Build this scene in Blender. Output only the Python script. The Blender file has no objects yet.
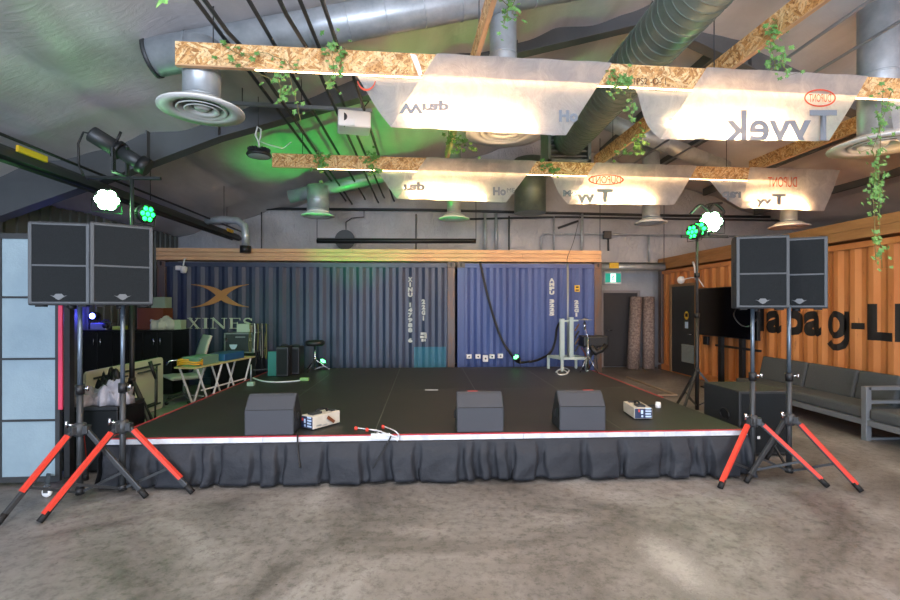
import bpy, bmesh, math, random
from mathutils import Vector, Matrix, Euler
random.seed(7)
scn = bpy.context.scene
col = scn.collection
PI = math.pi
F_PX = 470.0; HY = 306.0; YAW = math.radians(3.05); H = 1.65
CF = Vector((math.sin(YAW), math.cos(YAW), 0)); CR = Vector((math.cos(YAW), -math.sin(YAW), 0)); CZ = Vector((0, 0, 1))
CAM = Vector((0, 0, H))
def ray(px, py): return CF + CR*((px-450)/F_PX) + CZ*((HY-py)/F_PX)
def atT(px, py, t): return CAM + ray(px, py)*t
def atY(px, py, Y): d = ray(px, py); return CAM + d*(Y/d.y)
def atX(px, py, X): d = ray(px, py); return CAM + d*(X/d.x)
def atZ(px, py, z): d = ray(px, py); return CAM + d*((z-H)/d.z)
def atP(px, py, P0, n): d = ray(px, py); return CAM + d*((Vector(P0)-CAM).dot(n)/d.dot(n))

# ---------------------------------------------------------------- colours and materials
def lin(c):
    if isinstance(c, str):
        c = [int(c[i:i+2], 16)/255 for i in (0, 2, 4)]
    return tuple((x/12.92 if x <= .04045 else ((x+.055)/1.055)**2.4) for x in c)
MATS = {}
def mat(name, c='808080', rough=.6, metal=0, noise=None, bump=None, emit=None, spec=.5, coat=0, scale=(1,1,1), trans=0, alpha=1):
    """noise=(scale, amount, second colour), bump=(scale, strength)"""
    if name in MATS: return MATS[name]
    m = bpy.data.materials.new(name); m.use_nodes = True; nt = m.node_tree; b = nt.nodes['Principled BSDF']
    b.inputs['Base Color'].default_value = (*lin(c), 1); b.inputs['Roughness'].default_value = rough
    b.inputs['Metallic'].default_value = metal; b.inputs['Specular IOR Level'].default_value = spec
    b.inputs['Coat Weight'].default_value = coat; b.inputs['Transmission Weight'].default_value = trans
    b.inputs['Alpha'].default_value = alpha
    L = nt.links
    if noise or bump:
        tc = nt.nodes.new('ShaderNodeTexCoord'); mp = nt.nodes.new('ShaderNodeMapping'); mp.inputs['Scale'].default_value = scale
        L.new(tc.outputs['Object'], mp.inputs['Vector'])
    if noise:
        n = nt.nodes.new('ShaderNodeTexNoise'); n.inputs['Scale'].default_value = noise[0]; n.inputs['Detail'].default_value = 6; n.inputs['Roughness'].default_value = .65
        L.new(mp.outputs[0], n.inputs['Vector'])
        r = nt.nodes.new('ShaderNodeValToRGB'); r.color_ramp.elements[0].position = .5-noise[1]; r.color_ramp.elements[1].position = .5+noise[1]
        r.color_ramp.elements[0].color = (*lin(c), 1); r.color_ramp.elements[1].color = (*lin(noise[2]), 1)
        L.new(n.outputs['Fac'], r.inputs[0]); L.new(r.outputs[0], b.inputs['Base Color'])
    if bump:
        n2 = nt.nodes.new('ShaderNodeTexNoise'); n2.inputs['Scale'].default_value = bump[0]; n2.inputs['Detail'].default_value = 5
        bp = nt.nodes.new('ShaderNodeBump'); bp.inputs['Strength'].default_value = bump[1]; bp.inputs['Distance'].default_value = .02
        L.new(mp.outputs[0], n2.inputs['Vector']); L.new(n2.outputs['Fac'], bp.inputs['Height']); L.new(bp.outputs[0], b.inputs['Normal'])
    if emit:
        b.inputs['Emission Color'].default_value = (*lin(emit[0]), 1); b.inputs['Emission Strength'].default_value = emit[1]
    MATS[name] = m; return m

M = {}
M['black'] = mat('black_paint', '16181a', .5)
M['tolex'] = mat('black_textured_cabinet', '25282a', .55, bump=(180, .25))
M['grille'] = mat('speaker_grille', '25292b', .8, spec=.15, noise=(260, .12, '1b1e20'), bump=(500, .4))
M['grille_edge'] = mat('grille_edge', '3d4245', .5)
M['wedge'] = mat('monitor_carpet_grey', '43464c', .75, noise=(300, .15, '33363b'))
M['steel_dark'] = mat('dark_steel', '3a3d3f', .45, .3)
M['rafter'] = mat('rafter_paint', '4b4e50', .5, noise=(2, .2, '54575a'))
M['pole'] = mat('stand_pole', '6b7986', .35, .6)
M['chrome'] = mat('chrome', 'c8ccd0', .2, 1)
M['red'] = mat('red_sleeve', 'd8402f', .5)
M['rubber'] = mat('rubber', '101010', .7)
M['white'] = mat('white_paint', 'e2e3e2', .5)
M['offwhite'] = mat('ivory_metal', 'cfc9bb', .45, noise=(8, .2, 'bdb6a6'))
M['alu'] = mat('aluminium', '9aa0a4', .4, .7)
M['blue_label'] = mat('blue_label', '1c2b4a', .4)
M['pale_blue'] = mat('pale_blue_label', 'bcd0e8', .4)
M['cloth'] = mat('skirt_cloth', '23272e', .7, noise=(6, .25, '1b1e24'), bump=(14, .5))
M['deck'] = mat('stage_deck', '1d1f1f', .5, noise=(3, .25, '292a25'), bump=(120, .15))
M['deckseam'] = mat('deck_seam_metal', '767a72', .5, .3)
M['trimwhite'] = mat('stage_edge_strip', 'b9bcc4', .45, noise=(9, .12, 'd9dbe0'))
M['redtape'] = mat('red_tape', 'b23440', .6)
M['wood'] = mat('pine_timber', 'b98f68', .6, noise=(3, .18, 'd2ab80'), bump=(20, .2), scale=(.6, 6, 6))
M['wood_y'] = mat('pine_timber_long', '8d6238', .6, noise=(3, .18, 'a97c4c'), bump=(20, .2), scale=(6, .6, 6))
M['tealpaint'] = mat('teal_paint', '2f6a82', .55)
M['dark_door'] = mat('door_paint', '39383a', .6)
M['cont_door'] = mat('container_door_paint', '2a2e30', .5)
M['galv'] = mat('galvanised', 'b4bbbf', .38, .4, noise=(5, .2, '949da2'))
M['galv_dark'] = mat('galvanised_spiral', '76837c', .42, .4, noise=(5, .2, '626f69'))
M['diffuser'] = mat('diffuser_white', 'd5d8d6', .45)
M['leaf'] = mat('ivy_leaf', '3f7a34', .5, noise=(25, .2, '74a052'))
M['stem'] = mat('ivy_stem', '6d6a3a', .7)
M['cable'] = mat('black_cable', '121314', .5)
M['cable_white'] = mat('white_cable', 'cfd3d6', .5)
M['cable_red'] = mat('red_cable', 'c9343a', .5)
M['cable_orange'] = mat('orange_cable', 'd99a2a', .5)
M['rug'] = mat('rug_back', 'a08e84', .9, noise=(22, .1, '77655c'))
M['sofa'] = mat('sofa_fabric', '4c5051', .85, noise=(60, .2, '424647'))
M['sofa_frame'] = mat('sofa_frame', '7b8084', .45, .3)
M['tv'] = mat('tv_glass', '050506', .12)
M['yellow'] = mat('yellow_sticker', 'd9b22c', .5)
M['palegreen'] = mat('pale_green_steel', 'a9b8b3', .45, .1)
M['cream_plastic'] = mat('cream_table_plastic', 'c9cbb5', .5)
M['chair'] = mat('chair_fabric', 'b0aaa6', .6)
M['tarp'] = mat('beige_cloth', '8e8583', .8, noise=(9, .2, '736b69'))
M['brown'] = mat('brown_case', '6b3a1e', .6)
M['greenbox'] = mat('green_box', '8ea795', .5)
M['green_tub'] = mat('frosted_green_tub', '6f9080', .3, alpha=.85)
M['bluecase'] = mat('blue_case', '22507c', .45)
M['black_case'] = mat('laminate_black', '0c0f10', .35)
M['purlin'] = mat('purlin_steel', '5a5f60', .5, .3)
M['led_dim'] = mat('led_green_small', '20ff70', .3, emit=('18ff50', 7))
M['led_g'] = mat('led_green', 'f0fff0', .3, emit=('a8ffb0', 30))
M['led_b'] = mat('led_blue', 'f0f0ff', .3, emit=('7080ff', 14))
M['strip'] = mat('led_strip', 'fff0d0', .3, emit=('ffd09a', 14))
M['exit_g'] = mat('exit_green', '1f9a80', .4, emit=('28a890', .5))
M['exit_w'] = mat('exit_white', 'e8fff8', .4, emit=('e0fff4', 1.0))
M['print_grey'] = mat('printed_grey', '8f979e', .6)
M['print_black'] = mat('painted_black', '1d1b1a', .55)
M['print_white'] = mat('painted_white', 'c5cac4', .6)
M['xines'] = mat('sign_letters', 'b5c4b4', .5)
M['emblem'] = mat('sign_gold', 'b08450', .5)
M['wallgrey'] = mat('wall_siding', '666c6a', .6)

def nodes_mat(name):
    m = bpy.data.materials.new(name); m.use_nodes = True; return m, m.node_tree, m.node_tree.nodes['Principled BSDF']
def add(nt, t, **kw):
    n = nt.nodes.new(t)
    for k, v in kw.items():
        if k in n.inputs: n.inputs[k].default_value = v
        else: setattr(n, k, v)
    return n
def ramp(nt, stops):
    r = nt.nodes.new('ShaderNodeValToRGB'); e = r.color_ramp.elements
    while len(e) < len(stops): e.new(.5)
    for el, (p, c) in zip(e, stops): el.position = p; el.color = (*lin(c), 1)
    return r
# oriented strand board
def osb():
    m, nt, b = nodes_mat('osb_board'); L = nt.links
    tc = add(nt, 'ShaderNodeTexCoord')
    cols = []
    for k, (ang, sc) in enumerate(((.35, 15), (-.75, 17), (1.3, 14))):
        mp = add(nt, 'ShaderNodeMapping', vector_type='TEXTURE'); mp.inputs['Rotation'].default_value = (0, ang, 0); mp.inputs['Scale'].default_value = (1.5, 1.0, .36)
        L.new(tc.outputs['Object'], mp.inputs['Vector'])
        v = add(nt, 'ShaderNodeTexVoronoi', Scale=float(sc)); L.new(mp.outputs[0], v.inputs['Vector'])
        r = ramp(nt, [(0, '9a6a38'), (.25, 'c89455'), (.5, 'dcb277'), (.75, 'ecd09c'), (1, 'b07f48')])
        sp = add(nt, 'ShaderNodeSeparateColor'); L.new(v.outputs['Color'], sp.inputs[0]); L.new(sp.outputs[0], r.inputs[0]); cols.append((r, v))
    n = add(nt, 'ShaderNodeTexNoise', Scale=8.0, Detail=3.0); L.new(tc.outputs['Object'], n.inputs['Vector'])
    s1 = ramp(nt, [(.44, '000000'), (.46, 'ffffff')]); L.new(n.outputs['Fac'], s1.inputs[0])
    s2 = ramp(nt, [(.56, '000000'), (.58, 'ffffff')]); L.new(n.outputs['Fac'], s2.inputs[0])
    mx = add(nt, 'ShaderNodeMix', data_type='RGBA'); L.new(s1.outputs[0], mx.inputs['Factor']); L.new(cols[0][0].outputs[0], mx.inputs[6]); L.new(cols[1][0].outputs[0], mx.inputs[7])
    my = add(nt, 'ShaderNodeMix', data_type='RGBA'); L.new(s2.outputs[0], my.inputs['Factor']); L.new(mx.outputs[2], my.inputs[6]); L.new(cols[2][0].outputs[0], my.inputs[7])
    n3 = add(nt, 'ShaderNodeTexNoise', Scale=45.0, Detail=4.0); L.new(tc.outputs['Object'], n3.inputs['Vector'])
    r3 = ramp(nt, [(.36, '7a4c22'), (.47, 'ffffff')]); L.new(n3.outputs['Fac'], r3.inputs[0])
    mz = add(nt, 'ShaderNodeMix', data_type='RGBA', blend_type='MULTIPLY'); mz.inputs['Factor'].default_value = .55; L.new(my.outputs[2], mz.inputs[6]); L.new(r3.outputs[0], mz.inputs[7])
    L.new(mz.outputs[2], b.inputs['Base Color']); b.inputs['Roughness'].default_value = .55
    return m
M['osb'] = osb()
# concrete floor
def concrete():
    m, nt, b = nodes_mat('concrete_floor'); L = nt.links
    tc = add(nt, 'ShaderNodeTexCoord')
    n1 = add(nt, 'ShaderNodeTexNoise', Scale=.75, Detail=9.0, Roughness=.68, Distortion=.9); L.new(tc.outputs['Object'], n1.inputs['Vector'])
    r1 = ramp(nt, [(.34, '504d49'), (.45, '6c6965'), (.55, '7e7b77'), (.68, '95938f')]); L.new(n1.outputs['Fac'], r1.inputs[0])
    n2 = add(nt, 'ShaderNodeTexNoise', Scale=13.0, Detail=10.0, Roughness=.8, Distortion=.1); L.new(tc.outputs['Object'], n2.inputs['Vector'])
    r2 = ramp(nt, [(.36, '6f6b64'), (.52, 'ffffff')]); L.new(n2.outputs['Fac'], r2.inputs[0])
    mx = add(nt, 'ShaderNodeMix', data_type='RGBA', blend_type='MULTIPLY'); mx.inputs['Factor'].default_value = .6; L.new(r1.outputs[0], mx.inputs[6]); L.new(r2.outputs[0], mx.inputs[7])
    # worn pale scuff
    mp = add(nt, 'ShaderNodeMapping'); c = atZ(672, 562, 0); mp.inputs['Location'].default_value = (-c.x, -c.y, 0)
    mp2 = add(nt, 'ShaderNodeMapping'); mp2.inputs['Rotation'].default_value = (0, 0, math.radians(20)); mp2.inputs['Scale'].default_value = (3.4, 1.5, 1)
    L.new(tc.outputs['Object'], mp.inputs['Vector']); L.new(mp.outputs[0], mp2.inputs['Vector'])
    ln = add(nt, 'ShaderNodeVectorMath', operation='LENGTH'); L.new(mp2.outputs[0], ln.inputs[0])
    n3 = add(nt, 'ShaderNodeTexNoise', Scale=13.0, Detail=9.0, Roughness=.85); L.new(tc.outputs['Object'], n3.inputs['Vector'])
    ma = add(nt, 'ShaderNodeMath', operation='MULTIPLY_ADD'); ma.inputs[1].default_value = 2.6; ma.inputs[2].default_value = -.95; L.new(n3.outputs['Fac'], ma.inputs[0])
    ad = add(nt, 'ShaderNodeMath', operation='ADD'); L.new(ln.outputs['Value'], ad.inputs[0]); L.new(ma.outputs[0], ad.inputs[1])
    r3 = ramp(nt, [(.45, 'ffffff'), (.95, '000000')]); L.new(ad.outputs[0], r3.inputs[0])
    mf = add(nt, 'ShaderNodeMath', operation='MULTIPLY'); mf.inputs[1].default_value = .6; L.new(r3.outputs[0], mf.inputs[0])
    mz = add(nt, 'ShaderNodeMix', data_type='RGBA'); L.new(mf.outputs[0], mz.inputs['Factor']); L.new(mx.outputs[2], mz.inputs[6]); mz.inputs[7].default_value = (*lin('b4b1ab'), 1)
    # small chips
    v = add(nt, 'ShaderNodeTexNoise', Scale=38.0, Detail=7.0); L.new(tc.outputs['Object'], v.inputs['Vector'])
    r4 = ramp(nt, [(.26, '6a655e'), (.34, 'ffffff')]); L.new(v.outputs['Fac'], r4.inputs[0])
    mw = add(nt, 'ShaderNodeMix', data_type='RGBA', blend_type='MULTIPLY'); mw.inputs['Factor'].default_value = .8; L.new(mz.outputs[2], mw.inputs[6]); L.new(r4.outputs[0], mw.inputs[7])
    L.new(mw.outputs[2], b.inputs['Base Color'])
    rr = add(nt, 'ShaderNodeMapRange'); rr.inputs[3].default_value = .32; rr.inputs[4].default_value = .62; L.new(n1.outputs['Fac'], rr.inputs[0]); L.new(rr.outputs[0], b.inputs['Roughness'])
    bp = add(nt, 'ShaderNodeBump', Strength=.25, Distance=.01); L.new(n2.outputs['Fac'], bp.inputs['Height']); L.new(bp.outputs[0], b.inputs['Normal'])
    return m
M['concrete'] = concrete()
# roof insulation facing
def insulation():
    m, nt, b = nodes_mat('roof_insulation'); L = nt.links
    tc = add(nt, 'ShaderNodeTexCoord'); mp = add(nt, 'ShaderNodeMapping'); mp.inputs['Scale'].default_value = (1, .35, 1); L.new(tc.outputs['Object'], mp.inputs['Vector'])
    n1 = add(nt, 'ShaderNodeTexNoise', Scale=2.2, Detail=6.0, Roughness=.6, Distortion=.8); L.new(mp.outputs[0], n1.inputs['Vector'])
    r = ramp(nt, [(.3, 'b4b2b3'), (.7, 'c9c7c8')]); L.new(n1.outputs['Fac'], r.inputs[0]); L.new(r.outputs[0], b.inputs['Base Color'])
    mp2 = add(nt, 'ShaderNodeMapping'); mp2.inputs['Scale'].default_value = (1, 3, 1); mp2.inputs['Rotation'].default_value = (0, 0, .5); L.new(tc.outputs['Object'], mp2.inputs['Vector'])
    n2 = add(nt, 'ShaderNodeTexNoise', Scale=3.5, Detail=5.0, Roughness=.6, Distortion=1.5); L.new(mp2.outputs[0], n2.inputs['Vector'])
    bp = add(nt, 'ShaderNodeBump', Strength=.22, Distance=.03); L.new(n2.outputs['Fac'], bp.inputs['Height']); L.new(bp.outputs[0], b.inputs['Normal'])
    b.inputs['Roughness'].default_value = .42
    return m
M['insul'] = insulation()
def polywall():
    m, nt, b = nodes_mat('poly_sheet_wall'); L = nt.links
    tc = add(nt, 'ShaderNodeTexCoord')
    n1 = add(nt, 'ShaderNodeTexNoise', Scale=1.2, Detail=5.0); L.new(tc.outputs['Object'], n1.inputs['Vector'])
    r = ramp(nt, [(.3, '9c9da0'), (.7, 'b4b5b8')]); L.new(n1.outputs['Fac'], r.inputs[0]); L.new(r.outputs[0], b.inputs['Base Color'])
    mp2 = add(nt, 'ShaderNodeMapping'); mp2.inputs['Scale'].default_value = (1, 1, .6); mp2.inputs['Rotation'].default_value = (0, .6, 0); L.new(tc.outputs['Object'], mp2.inputs['Vector'])
    n2 = add(nt, 'ShaderNodeTexNoise', Scale=4.0, Detail=5.0, Roughness=.7, Distortion=2.0); L.new(mp2.outputs[0], n2.inputs['Vector'])
    bp = add(nt, 'ShaderNodeBump', Strength=.9, Distance=.05); L.new(n2.outputs['Fac'], bp.inputs['Height']); L.new(bp.outputs[0], b.inputs['Normal'])
    b.inputs['Roughness'].default_value = .3
    return m
M['poly'] = polywall()
# container paint with streaks of rust / scuffs
def cpaint(name, c1, c2, rust, amt=.62, rough=.45, sc=(3, 3, .5)):
    m, nt, b = nodes_mat(name); L = nt.links
    tc = add(nt, 'ShaderNodeTexCoord'); mp = add(nt, 'ShaderNodeMapping'); mp.inputs['Scale'].default_value = sc; L.new(tc.outputs['Object'], mp.inputs['Vector'])
    n1 = add(nt, 'ShaderNodeTexNoise', Scale=1.0, Detail=5.0); L.new(mp.outputs[0], n1.inputs['Vector'])
    r = ramp(nt, [(.35, c1), (.65, c2)]); L.new(n1.outputs['Fac'], r.inputs[0])
    n2 = add(nt, 'ShaderNodeTexNoise', Scale=5.0, Detail=8.0, Roughness=.75); L.new(mp.outputs[0], n2.inputs['Vector'])
    r2 = ramp(nt, [(amt, '000000'), (amt+.06, 'ffffff')]); L.new(n2.outputs['Fac'], r2.inputs[0])
    mf = add(nt, 'ShaderNodeMath', operation='MULTIPLY'); mf.inputs[1].default_value = .7; L.new(r2.outputs[0], mf.inputs[0])
    mx = add(nt, 'ShaderNodeMix', data_type='RGBA'); L.new(mf.outputs[0], mx.inputs['Factor']); L.new(r.outputs[0], mx.inputs[6]); mx.inputs[7].default_value = (*lin(rust), 1)
    L.new(mx.outputs[2], b.inputs['Base Color']); b.inputs['Roughness'].default_value = rough
    return m
M['navy'] = cpaint('navy_container_paint', '29354c', '364158', '4c4240')
M['blue'] = cpaint('blue_container_paint', '34487e', '40558c', '4a4a66')
M['orange'] = cpaint('orange_container_paint', 'b36c38', 'c98850', '84502f', .60)
M['post'] = cpaint('rusty_post', '4d4542', '5c5250', '6b4a35', .5)
# translucent building wrap
def wrap():
    m = bpy.data.materials.new('building_wrap'); m.use_nodes = True; nt = m.node_tree; L = nt.links; nt.nodes.clear()
    out = add(nt, 'ShaderNodeOutputMaterial'); mix = add(nt, 'ShaderNodeMixShader'); mix.inputs[0].default_value = .58
    d = add(nt, 'ShaderNodeBsdfDiffuse'); t = add(nt, 'ShaderNodeBsdfTranslucent')
    tc = add(nt, 'ShaderNodeTexCoord'); n = add(nt, 'ShaderNodeTexNoise', Scale=4.0, Detail=8.0, Roughness=.7, Distortion=1.0); L.new(tc.outputs['Object'], n.inputs['Vector'])
    r = ramp(nt, [(.35, 'c4c2c0'), (.65, 'f6f4f0')]); L.new(n.outputs['Fac'], r.inputs[0]); L.new(r.outputs[0], t.inputs[0]); d.inputs[0].default_value = (*lin('b4b8bc'), 1)
    bp = add(nt, 'ShaderNodeBump', Strength=.5, Distance=.03); L.new(n.outputs['Fac'], bp.inputs['Height']); L.new(bp.outputs[0], d.inputs['Normal']); L.new(bp.outputs[0], t.inputs['Normal'])
    L.new(d.outputs[0], mix.inputs[1]); L.new(t.outputs[0], mix.inputs[2]); L.new(mix.outputs[0], out.inputs[0]); return m
M['wrap'] = wrap()
def inkmat(name, c, k=.35):
    m = bpy.data.materials.new(name); m.use_nodes = True; nt = m.node_tree; L = nt.links; nt.nodes.clear()
    out = add(nt, 'ShaderNodeOutputMaterial'); mix = add(nt, 'ShaderNodeMixShader'); mix.inputs[0].default_value = k
    d = add(nt, 'ShaderNodeBsdfDiffuse'); t = add(nt, 'ShaderNodeBsdfTranslucent'); d.inputs[0].default_value = (*lin(c), 1); t.inputs[0].default_value = (*lin(c), 1)
    L.new(d.outputs[0], mix.inputs[1]); L.new(t.outputs[0], mix.inputs[2]); L.new(mix.outputs[0], out.inputs[0]); return m
M['ink_grey'] = inkmat('wrap_ink_grey', '7d858d', .07)
M['ink_red'] = inkmat('wrap_ink_red', 'cf5f4c', .14)
M['frost'] = mat('frosted_panel', '7c919b', .3, noise=(2.0, .25, '91a5ae'), bump=(60, .12))

# ---------------------------------------------------------------- mesh builder
OFF = {}
class MB:
    def __init__(s): s.v = []; s.f = []; s.mi = []; s.sm = []
    def addv(s, vs): b = len(s.v); s.v += [Vector(v) for v in vs]; return b
    def face(s, idx, m=0, sm=False): s.f.append(tuple(idx)); s.mi.append(m); s.sm.append(sm)
    def bx(s, x0, x1, y0, y1, z0, z1, m=0, M4=None):
        vs = [(x, y, z) for z in (z0, z1) for y in (y0, y1) for x in (x0, x1)]
        if M4 is not None: vs = [M4 @ Vector(v) for v in vs]
        b = s.addv(vs)
        for q in ((0,2,3,1), (4,5,7,6), (0,1,5,4), (2,6,7,3), (0,4,6,2), (1,3,7,5)): s.face([b+i for i in q], m)
        return s
    def box(s, c, sz, m=0, rot=None):
        M4 = Matrix.Translation(c) @ (Euler(rot).to_matrix().to_4x4() if rot else Matrix())
        return s.bx(-sz[0]/2, sz[0]/2, -sz[1]/2, sz[1]/2, -sz[2]/2, sz[2]/2, m, M4)
    def bar(s, a, b, w, h=None, m=0, up=(0,0,1)):
        a = Vector(a); b = Vector(b); d = (b-a); L = d.length; d.normalize(); u = Vector(up)
        if abs(d.dot(u)) > .98: u = Vector((0, 1, 0))
        x = d.cross(u).normalized(); z = x.cross(d); h = h or w
        vs = [p + x*i*w/2 + z*j*h/2 for p in (a, b) for i, j in ((-1,-1), (1,-1), (1,1), (-1,1))]
        k = s.addv(vs)
        for q in ((0,1,2,3), (7,6,5,4), (0,4,5,1), (1,5,6,2), (2,6,7,3), (3,7,4,0)): s.face([k+i for i in q], m)
        return s
    def tube(s, pts, r, n=10, m=0, cap=True, closed=False, r2=None):
        pts = [Vector(p) for p in pts]; N = len(pts); rings = []
        prev = None
        for i, p in enumerate(pts):
            if closed: d = pts[(i+1) % N]-pts[i-1]
            else: d = pts[min(i+1, N-1)]-pts[max(i-1, 0)]
            if d.length < 1e-9: d = Vector((0,0,1))
            d.normalize()
            if prev is None:
                u = Vector((0,0,1)) if abs(d.z) < .9 else Vector((1,0,0)); x = d.cross(u).normalized()
            else:
                x = prev - d*prev.dot(d)
                x = x.normalized() if x.length > 1e-6 else d.orthogonal().normalized()
            prev = x; y = d.cross(x)
            rr = r if r2 is None else r+(r2-r)*i/(N-1)
            if isinstance(r, (list, tuple)): rr = r[i]
            rings.append(s.addv([p + (x*math.cos(2*PI*k/n)+y*math.sin(2*PI*k/n))*rr for k in range(n)]))
        rng = range(N) if closed else range(N-1)
        for i in rng:
            a = rings[i]; b = rings[(i+1) % N]
            for k in range(n): s.face((a+k, a+(k+1)%n, b+(k+1)%n, b+k), m, True)
        if cap and not closed:
            s.face([rings[0]+k for k in range(n)][::-1], m); s.face([rings[-1]+k for k in range(n)], m)
        return s
    def lathe(s, prof, c, n=24, m=0, axis='z', M4=None, sm=True):
        c = Vector(c); rings = []
        for (r, z) in prof:
            vs = [Vector((r*math.cos(2*PI*k/n), r*math.sin(2*PI*k/n), z)) for k in range(n)]
            if M4 is not None: vs = [M4 @ v for v in vs]
            rings.append(s.addv([c+v for v in vs]))
        for i in range(len(prof)-1):
            a = rings[i]; b = rings[i+1]
            for k in range(n): s.face((a+k, a+(k+1)%n, b+(k+1)%n, b+k), m, sm)
        return s
    def disc(s, c, r, n=16, m=0, M4=None, z=0):
        vs = [Vector((r*math.cos(2*PI*k/n), r*math.sin(2*PI*k/n), z)) for k in range(n)]
        if M4 is not None: vs = [M4 @ v for v in vs]
        b = s.addv([Vector(c)+v for v in vs]); s.face([b+k for k in range(n)], m); return s
    def prism(s, poly, P, d0, d1, m=0):
        """poly of (u,v); P(u,v,d)->point"""
        n = len(poly); a = s.addv([P(u, v, d0) for u, v in poly]); b = s.addv([P(u, v, d1) for u, v in poly])
        s.face([a+i for i in range(n)], m); s.face([b+i for i in range(n)][::-1], m)
        for i in range(n): s.face((a+i, b+i, b+(i+1)%n, a+(i+1)%n), m)
        return s
    def grid(s, nu, nv, P, m=0, sm=True):
        b = s.addv([P(i/nu, j/nv) for j in range(nv+1) for i in range(nu+1)])
        for j in range(nv):
            for i in range(nu):
                q = b+j*(nu+1)+i; s.face((q, q+1, q+nu+2, q+nu+1), m, sm)
        return s
    def build(s, name, mats, parent=None, loc=None, bevel=0, subd=0, label=None, solid=0, fixn=True):
        if not isinstance(mats, (list, tuple)): mats = [mats]
        if parent is not None: off = OFF[parent.name]
        elif loc is not None: off = Vector(loc)
        else:
            xs = [v.x for v in s.v]; ys = [v.y for v in s.v]; off = Vector(((min(xs)+max(xs))/2, (min(ys)+max(ys))/2, min(v.z for v in s.v)))
        me = bpy.data.meshes.new(name); me.from_pydata([v-off for v in s.v], [], s.f); me.update()
        for m_ in mats: me.materials.append(m_)
        for p, mi, sm in zip(me.polygons, s.mi, s.sm): p.material_index = mi; p.use_smooth = sm
        if fixn:
            bm = bmesh.new(); bm.from_mesh(me); bmesh.ops.recalc_face_normals(bm, faces=bm.faces); bm.to_mesh(me); bm.free()
        o = bpy.data.objects.new(name, me); col.objects.link(o)
        if parent is not None: o.parent = parent
        else: o.location = off
        OFF[o.name] = off
        if bevel:
            md = o.modifiers.new('bevel', 'BEVEL'); md.width = bevel; md.segments = 2; md.limit_method = 'ANGLE'; md.angle_limit = .7
        if solid:
            md = o.modifiers.new('solid', 'SOLIDIFY'); md.thickness = solid
        if subd:
            md = o.modifiers.new('sub', 'SUBSURF'); md.levels = subd; md.render_levels = subd
        if label: o['label'] = label
        return o
def thing(name, label, cat, loc=(0,0,0), group=None):
    o = bpy.data.objects.new(name, None); col.objects.link(o); o.location = loc; o.empty_display_size = .1
    o['label'] = label; o['category'] = cat
    if group: o['group'] = group
    OFF[o.name] = Vector(loc); return o
def tag(o, label, cat, group=None, kind=None):
    o['label'] = label; o['category'] = cat
    if group: o['group'] = group
    if kind: o['kind'] = kind
    return o
def struct(o): o['kind'] = 'structure'; return o
def kids(o): return [c for c in bpy.data.objects if c.parent == o]
def copy_tree(o, parent=None, label=None, loc=None, rz=None):
    c = o.copy(); col.objects.link(c); c.parent = parent; OFF[c.name] = OFF.get(o.name, Vector())
    for ch in kids(o): copy_tree(ch, c)
    if label: c['label'] = label
    if loc is not None: c.location = loc
    if rz is not None: c.rotation_euler = (0, 0, rz)
    return c

# text -> mesh fitted to the box u0..u1, v0..v1 then mapped with P(u,v)
def txt(s, name, m, parent, u0, u1, v0, v1, P, flipx=False, flipy=False, bold=0., cuts=None, clipv=None, label=None):
    cu = bpy.data.curves.new('t', 'FONT'); cu.body = s; cu.size = 1; cu.offset = bold; cu.resolution_u = 4
    ob = bpy.data.objects.new('t', cu); col.objects.link(ob)
    dg = bpy.context.evaluated_depsgraph_get(); dg.update()
    me = bpy.data.meshes.new_from_object(ob.evaluated_get(dg)); me.name = name
    bpy.data.objects.remove(ob); bpy.data.curves.remove(cu)
    xs = [v.co.x for v in me.vertices]; ys = [v.co.y for v in me.vertices]
    a, b, c, d = min(xs), max(xs), min(ys), max(ys)
    for v in me.vertices:
        fx = (v.co.x-a)/(b-a); fy = (v.co.y-c)/(d-c)
        if flipx: fx = 1-fx
        if flipy: fy = 1-fy
        v.co = (u0+(u1-u0)*fx, v0+(v1-v0)*fy, 0)
    bm = bmesh.new(); bm.from_mesh(me)
    for x in (cuts or []):
        if min(u0, u1) < x < max(u0, u1): bmesh.ops.bisect_plane(bm, geom=bm.verts[:]+bm.edges[:]+bm.faces[:], plane_co=(x, 0, 0), plane_no=(1, 0, 0))
    if clipv is not None:
        bmesh.ops.bisect_plane(bm, geom=bm.verts[:]+bm.edges[:]+bm.faces[:], plane_co=(0, clipv, 0), plane_no=(0, 1, 0), clear_inner=True)
    off = OFF[parent.name]
    for v in bm.verts: v.co = P(v.co.x, v.co.y) - off
    bm.to_mesh(me); bm.free(); me.materials.clear(); me.materials.append(m)
    for p in me.polygons: p.material_index = 0
    o = bpy.data.objects.new(name, me); col.objects.link(o); o.parent = parent; OFF[o.name] = off
    if label: o['label'] = label
    return o
# container corrugation
CP = .278; CD = .036
def cdep(u):
    w = u % CP
    if w < .072: return 0
    if w < .140: return CD*(w-.072)/.068
    if w < .210: return CD
    return CD*(1-(w-.210)/.068)
def cbreaks(u0, u1):
    out = [u0]; k = math.floor(u0/CP)
    while k*CP < u1:
        for w in (0, .072, .140, .210):
            x = k*CP+w
            if u0+1e-4 < x < u1-1e-4: out.append(x)
        k += 1
    return out+[u1]
def corr(mb, u0, u1, z0, z1, P, m=0):
    br = cbreaks(u0, u1); b = mb.addv([P(u, z, cdep(u)) for z in (z0, z1) for u in br]); n = len(br)
    for i in range(n-1): mb.face((b+i, b+i+1, b+n+i+1, b+n+i), m)
    return mb
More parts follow.
